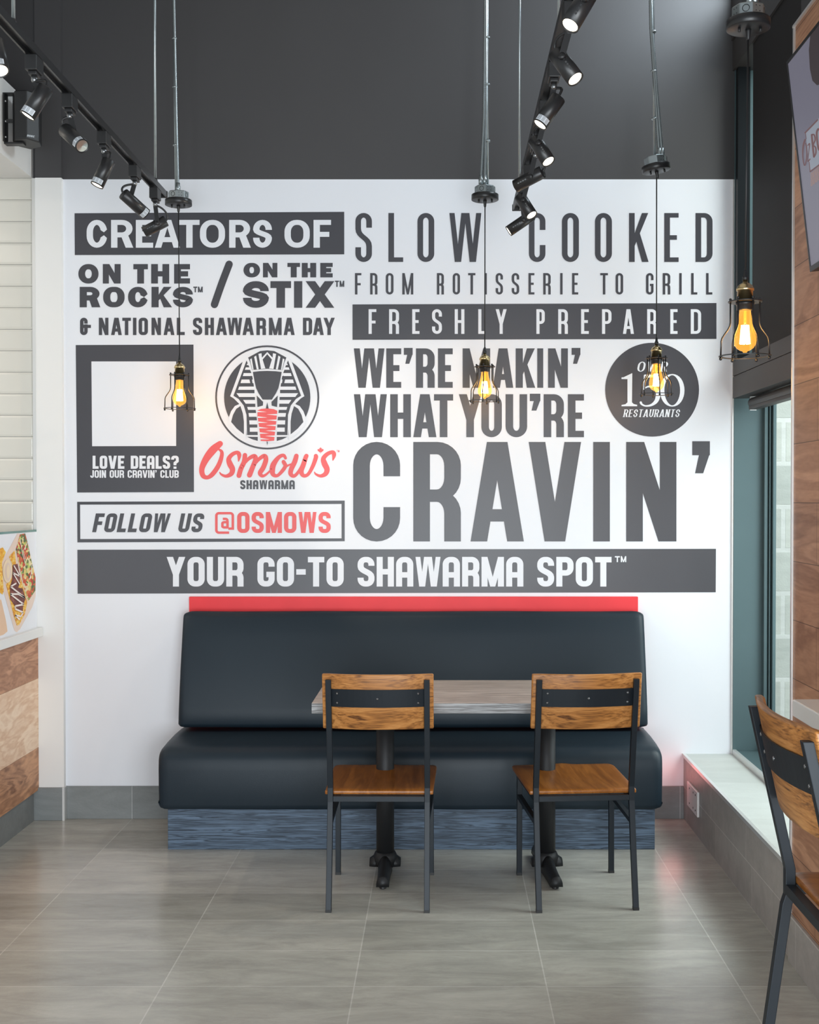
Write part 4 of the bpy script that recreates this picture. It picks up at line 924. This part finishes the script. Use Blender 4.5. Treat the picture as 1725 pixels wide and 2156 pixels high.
# ------------------------------------------------------------------ pendant lamps
def pendant(label, u_b, v_ring, Y, u_can, v_can, rz, tilt=(0, 0), rod=None, flex=(), group='caged pendant lamps'):
    ring = at(u_b, v_ring, Y); cp = at(u_can, v_can, Y)     # centre of lower ring; centre of canopy underside
    t = thing('pendant_lamp', label, 'pendant lamp', tuple(ring), 0, group)
    x, y, z = ring; Rz = Matrix.Rotation(rz, 3, 'Z')
    # cage
    cg = MB()
    def washer(zc, r0, r1, h):
        cg.lathe([(r0, zc-h), (r1, zc-h), (r1, zc+h), (r0, zc+h), (r0, zc-h)], 40, (x, y, 0), smooth=False, close=False)
    zt_ = z+.152
    washer(zt_, .022, .047, .0014); washer(z, .0625, .0725, .0012)
    cage = cg.build('cage', M['black_paint'], t)
    for k in range(6):
        a = rz+k*PI/3; d = Vector((math.cos(a), math.sin(a), 0))
        prof = [(.040, .158), (.040, .095), (.0415, .086), (.046, .076), (.0575, .060), (.0625, .052), (.065, .043), (.0665, -.005)]
        w = MB().tube([Vector((x, y, z+h))+d*r_ for r_, h in prof], .0024, 8)
        w.ball(Vector((x, y, z+.159))+d*.040, .0042); w.ball(Vector((x, y, z-.006))+d*.0665, .0046)
        w.build('cage_wire', M['black_paint'], cage)
    # socket
    MB().lathe([(.021, .128), (.023, .130), (.023, .142), (.0255, .143), (.0255, .150), (.0215, .151)], 28, (x, y, z)).build('collar', M['black_paint'], t)
    MB().lathe([(.0215, .152), (.0215, .182), (.0245, .183), (.0245, .189), (.0225, .191), (.020, .197), (.012, .203), (.007, .205), (.0065, .213), (.001, .213)], 28, (x, y, z)).build('socket', M['brass'], t)
    MB().lathe([(.0085, .212), (.0085, .222), (.006, .224), (.0045, .238), (.003, .240)], 14, (x, y, z)).build('cord_grip', M['black_plastic'], t)
    # bulb
    bp = [(.0155, .128), (.0165, .118), (.019, .104), (.0235, .086), (.028, .068), (.0312, .052), (.0315, .042), (.029, .031), (.023, .022), (.014, .016), (.007, .0135), (.0045, .009), (.001, .0075)]
    bl = MB().lathe(bp, 32, (x, y, z), close=False).build('bulb', M['bulb_glass'], t)
    fl_ = MB()
    for k in range(8):
        a = k*PI/4; a2 = a+.2
        fl_.tube([(x+0.0125*math.cos(a), y+.0125*math.sin(a), z+.034), (x+.0085*math.cos(a2), y+.0085*math.sin(a2), z+.086)], .0034, 6)
    fl_.build('filament', M['filament'], bl)
    MB().lathe([(.001, .090), (.004, .091), (.004, .127)], 10, (x, y, z)).build('stem', M['bulb_glass'], bl)
    # cord and canopy
    cz = cp.z
    MB().tube([(x, y, z+.236), (cp.x, cp.y, cz-.001)], .0026, 8).build('cord', M['black_plastic'], t)
    axis = Vector((math.sin(tilt[0]), math.sin(tilt[1]), 1)).normalized()
    cn = MB().lathe([(.0001, 0), (.057, 0), (.0605, .002), (.0605, .024), (.058, .0265), (.0001, .0265)], 40, cp, axis).build('canopy', M['black_paint'], t)
    for dx, dy in ((-.028, -.012), (.030, -.016)): MB().lathe([(.004, -.012), (.004, 0)], 10, cp+Vector((dx, dy, -dx*axis.x)), axis).build('screw', M['black_plastic'], cn)
    MB().lathe([(.0035, -.03), (.0055, -.026), (.0075, -.006), (.0085, 0)], 12, cp, axis).build('cord_grip', M['black_plastic'], t)
    bx = MB().lathe([(.047, .0267), (.047, .058), (.045, .062), (.0001, .062)], 8, cp, axis, smooth=False).build('junction_box', M['galvanised'], t, bevel=.003)
    ko = MB()
    for k in range(8):
        a = k*PI/4+PI/8; d = Vector((math.cos(a), math.sin(a), 0)); rr = .0432
        c0 = cp+d*rr+Vector((0, 0, .044))-Vector((axis.x*0, 0, d.x*axis.x*rr))
        if k % 2: ko.lathe([(.0085, 0), (.0105, 0), (.0105, .0008), (.0085, .0008)], 16, c0, d, close=False)
        else:
            for dz in (-.007, .007):
                for ds in (-.006, .006): ko.lathe([(.0017, 0), (.0017, .0006)], 6, c0+Vector((-d.y*ds, d.x*ds, dz)), d)
    ko.build('knockout', M['black_paint'], bx)
    # rigid conduit and ribbed flexible conduit up to the ceiling
    if rod:
        (ua, va), (ub, vb_) = rod
        top = at(ua, va, Y); bot = at(ub, vb_, Y); e = top+(top-bot)*((4.6-top.z)/(top.z-bot.z))
        bot = Vector((bot.x, bot.y, cz+.055)) if bot.z < cz+.1 else bot
        MB().tube([bot, e], .0058, 10).build('conduit', M['galvanised'], t)
        for q in (.25, .55, .8):
            c0 = bot+(top-bot)*q; MB().lathe([(.0001, -.003), (.013, -.003), (.013, .003), (.0001, .003)], 12, c0).build('strap', M['galvanised'], t)
    for fx in flex:
        P = [at(u, v, Y-.004) for u, v in fx]; P[0].z = max(P[0].z, cz+.06)
        P.append(P[-1]+(P[-1]-P[-2])*((4.6-P[-1].z)/max(.01, P[-1].z-P[-2].z)))
        pts = []; rr = []
        for a, b in zip(P, P[1:]):
            n = max(2, int((b-a).length/.0045))
            for i in range(n): pts.append(a+(b-a)*(i/n)); rr.append(.0078 if (len(rr) % 2) else .0062)
        MB().tube(pts, rr, 8).build('flexible_conduit', M['galvanised'], t)
        MB().lathe([(.011, 0), (.011, .022), (.0085, .026), (.0085, .04)], 10, P[0]-Vector((0, 0, .012))).build('connector', M['galvanised'], t)
    # its own light
    l = bpy.data.lights.new('bulb_light', 'POINT'); l.energy = 2.0; l.color = (1.0, 0.50, 0.18); l.shadow_soft_size = .03
    o = bpy.data.objects.new('bulb_light', l); C.objects.link(o); o.location = (0, 0, .055); o.parent = t
    return t
pendant('caged pendant lamp hanging in front of the blank white square on the wall', 378.5, 860, 5.55, 376, 433, R(10), (0, 0), ((366, 0), (371, 398)), [[(375, 398), (371, 250), (366, 0)]])
pendant('caged pendant lamp hanging before the heavy slogan, between the two lighting tracks', 1021, 844, 5.45, 1021.5, 422, R(20), (0, 0), ((1026, 0), (1027, 384)), [[(1021, 382), (1024, 220), (1023, 0)], [(1013, 382), (1019, 250), (1022, 0)]])
pendant('caged pendant lamp with a tilted canopy, hanging in front of the round badge', 1382.5, 830, 5.2, 1383, 361, R(32), (R(-9), 0), ((1375, 0), (1379, 330)), [[(1395, 326), (1383, 190), (1373, 60), (1371, 0)], [(1389, 326), (1379, 180), (1371, 60), (1370, 0)]])
pendant('nearest and largest caged pendant lamp, hanging beside the black window panel', 1569, 750, 3.42, 1576, 62, R(-12), (0, 0), None, [[(1580, 2), (1580, -60)], [(1590, 2), (1591, -60)]])

# ------------------------------------------------------------------ track lighting
ZT = 2.83
def track(label, X, y0, y1, rods):
    t = thing('lighting_track', label, 'lighting track', (X, y1, ZT), 0, 'ceiling lighting tracks')
    rl = MB(); rl.box(X-.017, X+.017, y0, y1, ZT-.006, ZT+.006); rl.box(X-.017, X-.011, y0, y1, ZT-.018, ZT-.006); rl.box(X+.011, X+.017, y0, y1, ZT-.018, ZT-.006)
    rl.build('rail', M['black_paint'], t)
    B(X-.019, X+.019, y1, y1+.012, ZT-.02, ZT+.008).build('end_cap', M['black_plastic'], t, bevel=.002)
    for y in rods:
        MB().tube([(X, y, ZT+.004), (X, y, 4.6)], .0052, 10).build('rod', M['galvanised'], t)
        MB().lathe([(.009, 0), (.009, .012), (.006, .02)], 10, (X, y, ZT+.006)).build('rod_clip', M['black_paint'], t)
    return t
track('black lighting track hung on rods nearer the service counter', -1.172, 2.2, 5.13, (3.35, 5.0))
track('black lighting track hung on rods nearer the window', 0.327, 1.6, 5.36, (3.42, 5.16))
def spot(label, X, lens, back, side, on, sy, power, Yh, group, L0=.125, band=False, bw=0.9, cone=34):
    mid = at((lens[0]+back[0])/2, (lens[1]+back[1])/2, Yh)
    a = at(lens[0], lens[1], Yh); b = at(back[0], back[1], Yh); lx = (a-b).length
    dy = sy*math.sqrt(max(.0004, L0*L0-lx*lx)) if lx < L0 else 0
    d = ((a-b)+Vector((0, dy, 0))); L_ = max(d.length, .10); d.normalize()
    k = Vector((0, side, 0)); k = (k-d*k.dot(d))
    k = k.normalized() if k.length > .1 else Vector((side, 0, 0))
    bk_ = mid-d*(L_/2); piv = bk_+d*(.36*L_); r = .0228
    t = thing('track_spotlight', label, 'spotlight', (X, piv.y, ZT-.018), 0, group)
    ya = piv.y+k.y*.028
    ad = MB(); ad.box(X-.017, X+.017, ya-.032, ya+.032, ZT-.062, ZT-.0185); ad.box(X-.012, X+.012, ya-.02, ya+.03, ZT-.072, ZT-.062)
    ad.build('adapter', M['black_plastic'], t, bevel=.002)
    MB().lathe([(.009, 0), (.009, .012), (.006, .018)], 12, (X, ya, ZT-.072), (0, 0, -1)).build('swivel', M['rivet'], t)
    kp = piv+k*.0262
    MB().bar((X, ya, ZT-.08), kp+Vector((0, 0, .0))-(kp-Vector((X, ya, ZT-.08))).normalized()*-.008, .017, .0045, (0, 1, 0)).build('arm', M['black_paint'], t)
    hd_ = MB().lathe([(.0001, 0), (r-.002, 0), (r, .002), (r, L_), (r-.0022, L_), (r-.0026, L_-.010), (.0001, L_-.010)], 32, bk_, d).build('head', M['black_paint'], t)
    ln = MB().lathe([(.0001, .0002), (r-.004, 0)], 24, bk_+d*(L_-.0025), d, close=False)
    ln.build('lens', M['lens'] if on else M['lens_off'], hd_, fixn=False)
    MB().lathe([(.0001, .009), (.008, .009), (.0095, .006), (.0095, 0)], 16, piv+k*r, k).build('knob', M['black_plastic'], hd_)
    if band:    # printed label wrapped round the lens end, opposite the arm
        xk = d.cross(k).normalized(); vs = []; fs = []; n = 14
        for i in range(n+1):
            th = -bw+2*bw*i/n; w = (-k*math.cos(th)+xk*math.sin(th))*(r+.0004)
            vs += [bk_+d*(L_-.021)+w, bk_+d*(L_-.004)+w]
        for i in range(n): fs.append((2*i, 2*i+2, 2*i+3, 2*i+1))
        lb = MB().add(vs, fs, True).build('printed_label', M['label_print'], hd_, fixn=False)
        ls = MB()
        for q in range(5):
            for i in range(1, n-1):
                if i in (5, 9): continue
                th0 = -bw+2*bw*i/n; th1 = -bw+2*bw*(i+1)/n; rr = r+.0008
                w0 = (-k*math.cos(th0)+xk*math.sin(th0))*rr; w1 = (-k*math.cos(th1)+xk*math.sin(th1))*rr
                e0, e1 = L_-.0195+q*.003, L_-.0195+q*.003+.0011
                ls.poly([bk_+d*e0+w0, bk_+d*e0+w1, bk_+d*e1+w1, bk_+d*e1+w0])
        ls.build('print_lines', M['print_dark'], lb, fixn=False)
    else:
        xk = d.cross(k).normalized(); sl = MB()
        for q in range(4):
            c0 = bk_+d*(L_*(.52+.085*q))+k*(r+.0003); sl.poly([c0-xk*.0022, c0+d*(L_*.06)-xk*.0022, c0+d*(L_*.06)+xk*.0022, c0+xk*.0022])
        sl.build('scale_marks', M['rivet'], hd_, fixn=False)
    # lead looping from the swivel to the back of the head
    s0 = Vector((X, ya, ZT-.085)); e0 = bk_+d*.002; sd = d.x if abs(d.x) > .05 else 1
    m1 = s0+Vector((-.03*(1 if sd > 0 else -1), -side*.012, -.004)); m2 = bk_-d*.022+Vector((0, 0, .012))
    pts = [Vector(tuple(p)) for p in [tuple(sum(c*w for c, w in zip((s0[j], m1[j], m2[j], e0[j]), ((1-q)**3, 3*q*(1-q)**2, 3*q*q*(1-q), q**3))) for j in range(3)) for q in [i/12 for i in range(13)]]]
    MB().tube(pts, .0042, 8).build('lead', M['black_plastic'], t)
    if on and power:
        l = bpy.data.lights.new('spot_light', 'SPOT'); l.energy = power*.20; l.color = (1.0, .86, .68); l.spot_size = R(cone); l.spot_blend = .35; l.shadow_soft_size = .018
        o = bpy.data.objects.new('spot_light', l); C.objects.link(o); o.parent = t
        o.location = bk_+d*(L_+.004)-t.location; o.rotation_euler = d.to_track_quat('-Z', 'Y').to_euler()
    return t
GL, GR = 'spotlights on the counter-side track', 'spotlights on the window-side track'
XL, XR = -1.172, 0.327
spot('black spotlight closest to the back wall on the counter-side track, lying nearly level', XL, (304, 490), (349, 464), -1, True, -.2, 10, 5.02, GL)
spot('black spotlight second from the back wall on the counter-side track, lens hidden', XL, (303, 447), (264, 412), 1, True, .8, 120, 4.65, GL, band=True, cone=48)
spot('black lit spotlight third from the back wall on the counter-side track', XL, (206, 390), (228, 338), 1, True, -.15, 8, 4.21, GL, band=True)
spot('black spotlight showing its unlit lens on the counter-side track', XL, (180, 314), (131, 268), 1, False, -.8, 0, 3.82, GL, band=True)
spot('black lit spotlight hanging in front of the wall loudspeaker', XL, (60, 245), (95, 184), 1, True, -.15, 8, 3.49, GL, band=True)
spot('bright spotlight farthest from the back wall on the counter-side track', XL, (4, 148), (-14, 90), 1, True, -.3, 8, 3.12, GL, band=True)
spot('black lit spotlight closest to the back wall on the window-side track', XR, (1071, 487), (1121, 453), -1, True, .02, 110, 5.02, GR, L0=.14, cone=110)
spot('black lit spotlight second from the back wall on the window-side track', XR, (1119, 455), (1096, 412), -1, True, -.4, 10, 4.68, GR)
spot('black spotlight lying nearly level, third from the back wall on the window-side track', XR, (1087, 388), (1142, 366), -1, True, .7, 10, 4.32, GR)
spot('black lit spotlight fourth from the back wall on the window-side track', XR, (1154, 343), (1127, 291), -1, True, -.4, 10, 3.94, GR)
spot('black spotlight with a white printed label on the window-side track', XR, (1138, 262), (1175, 207), 1, True, -.1, 10, 3.55, GR, band=True)
spot('black lit spotlight sixth from the back wall on the window-side track', XR, (1210, 171), (1173, 108), -1, True, -.4, 10, 3.17, GR)
spot('black lit spotlight farthest from the back wall on the window-side track', XR, (1200, 57), (1240, -16), -1, True, -.3, 10, 2.82, GR)

# dim red glow low at the end of the bench
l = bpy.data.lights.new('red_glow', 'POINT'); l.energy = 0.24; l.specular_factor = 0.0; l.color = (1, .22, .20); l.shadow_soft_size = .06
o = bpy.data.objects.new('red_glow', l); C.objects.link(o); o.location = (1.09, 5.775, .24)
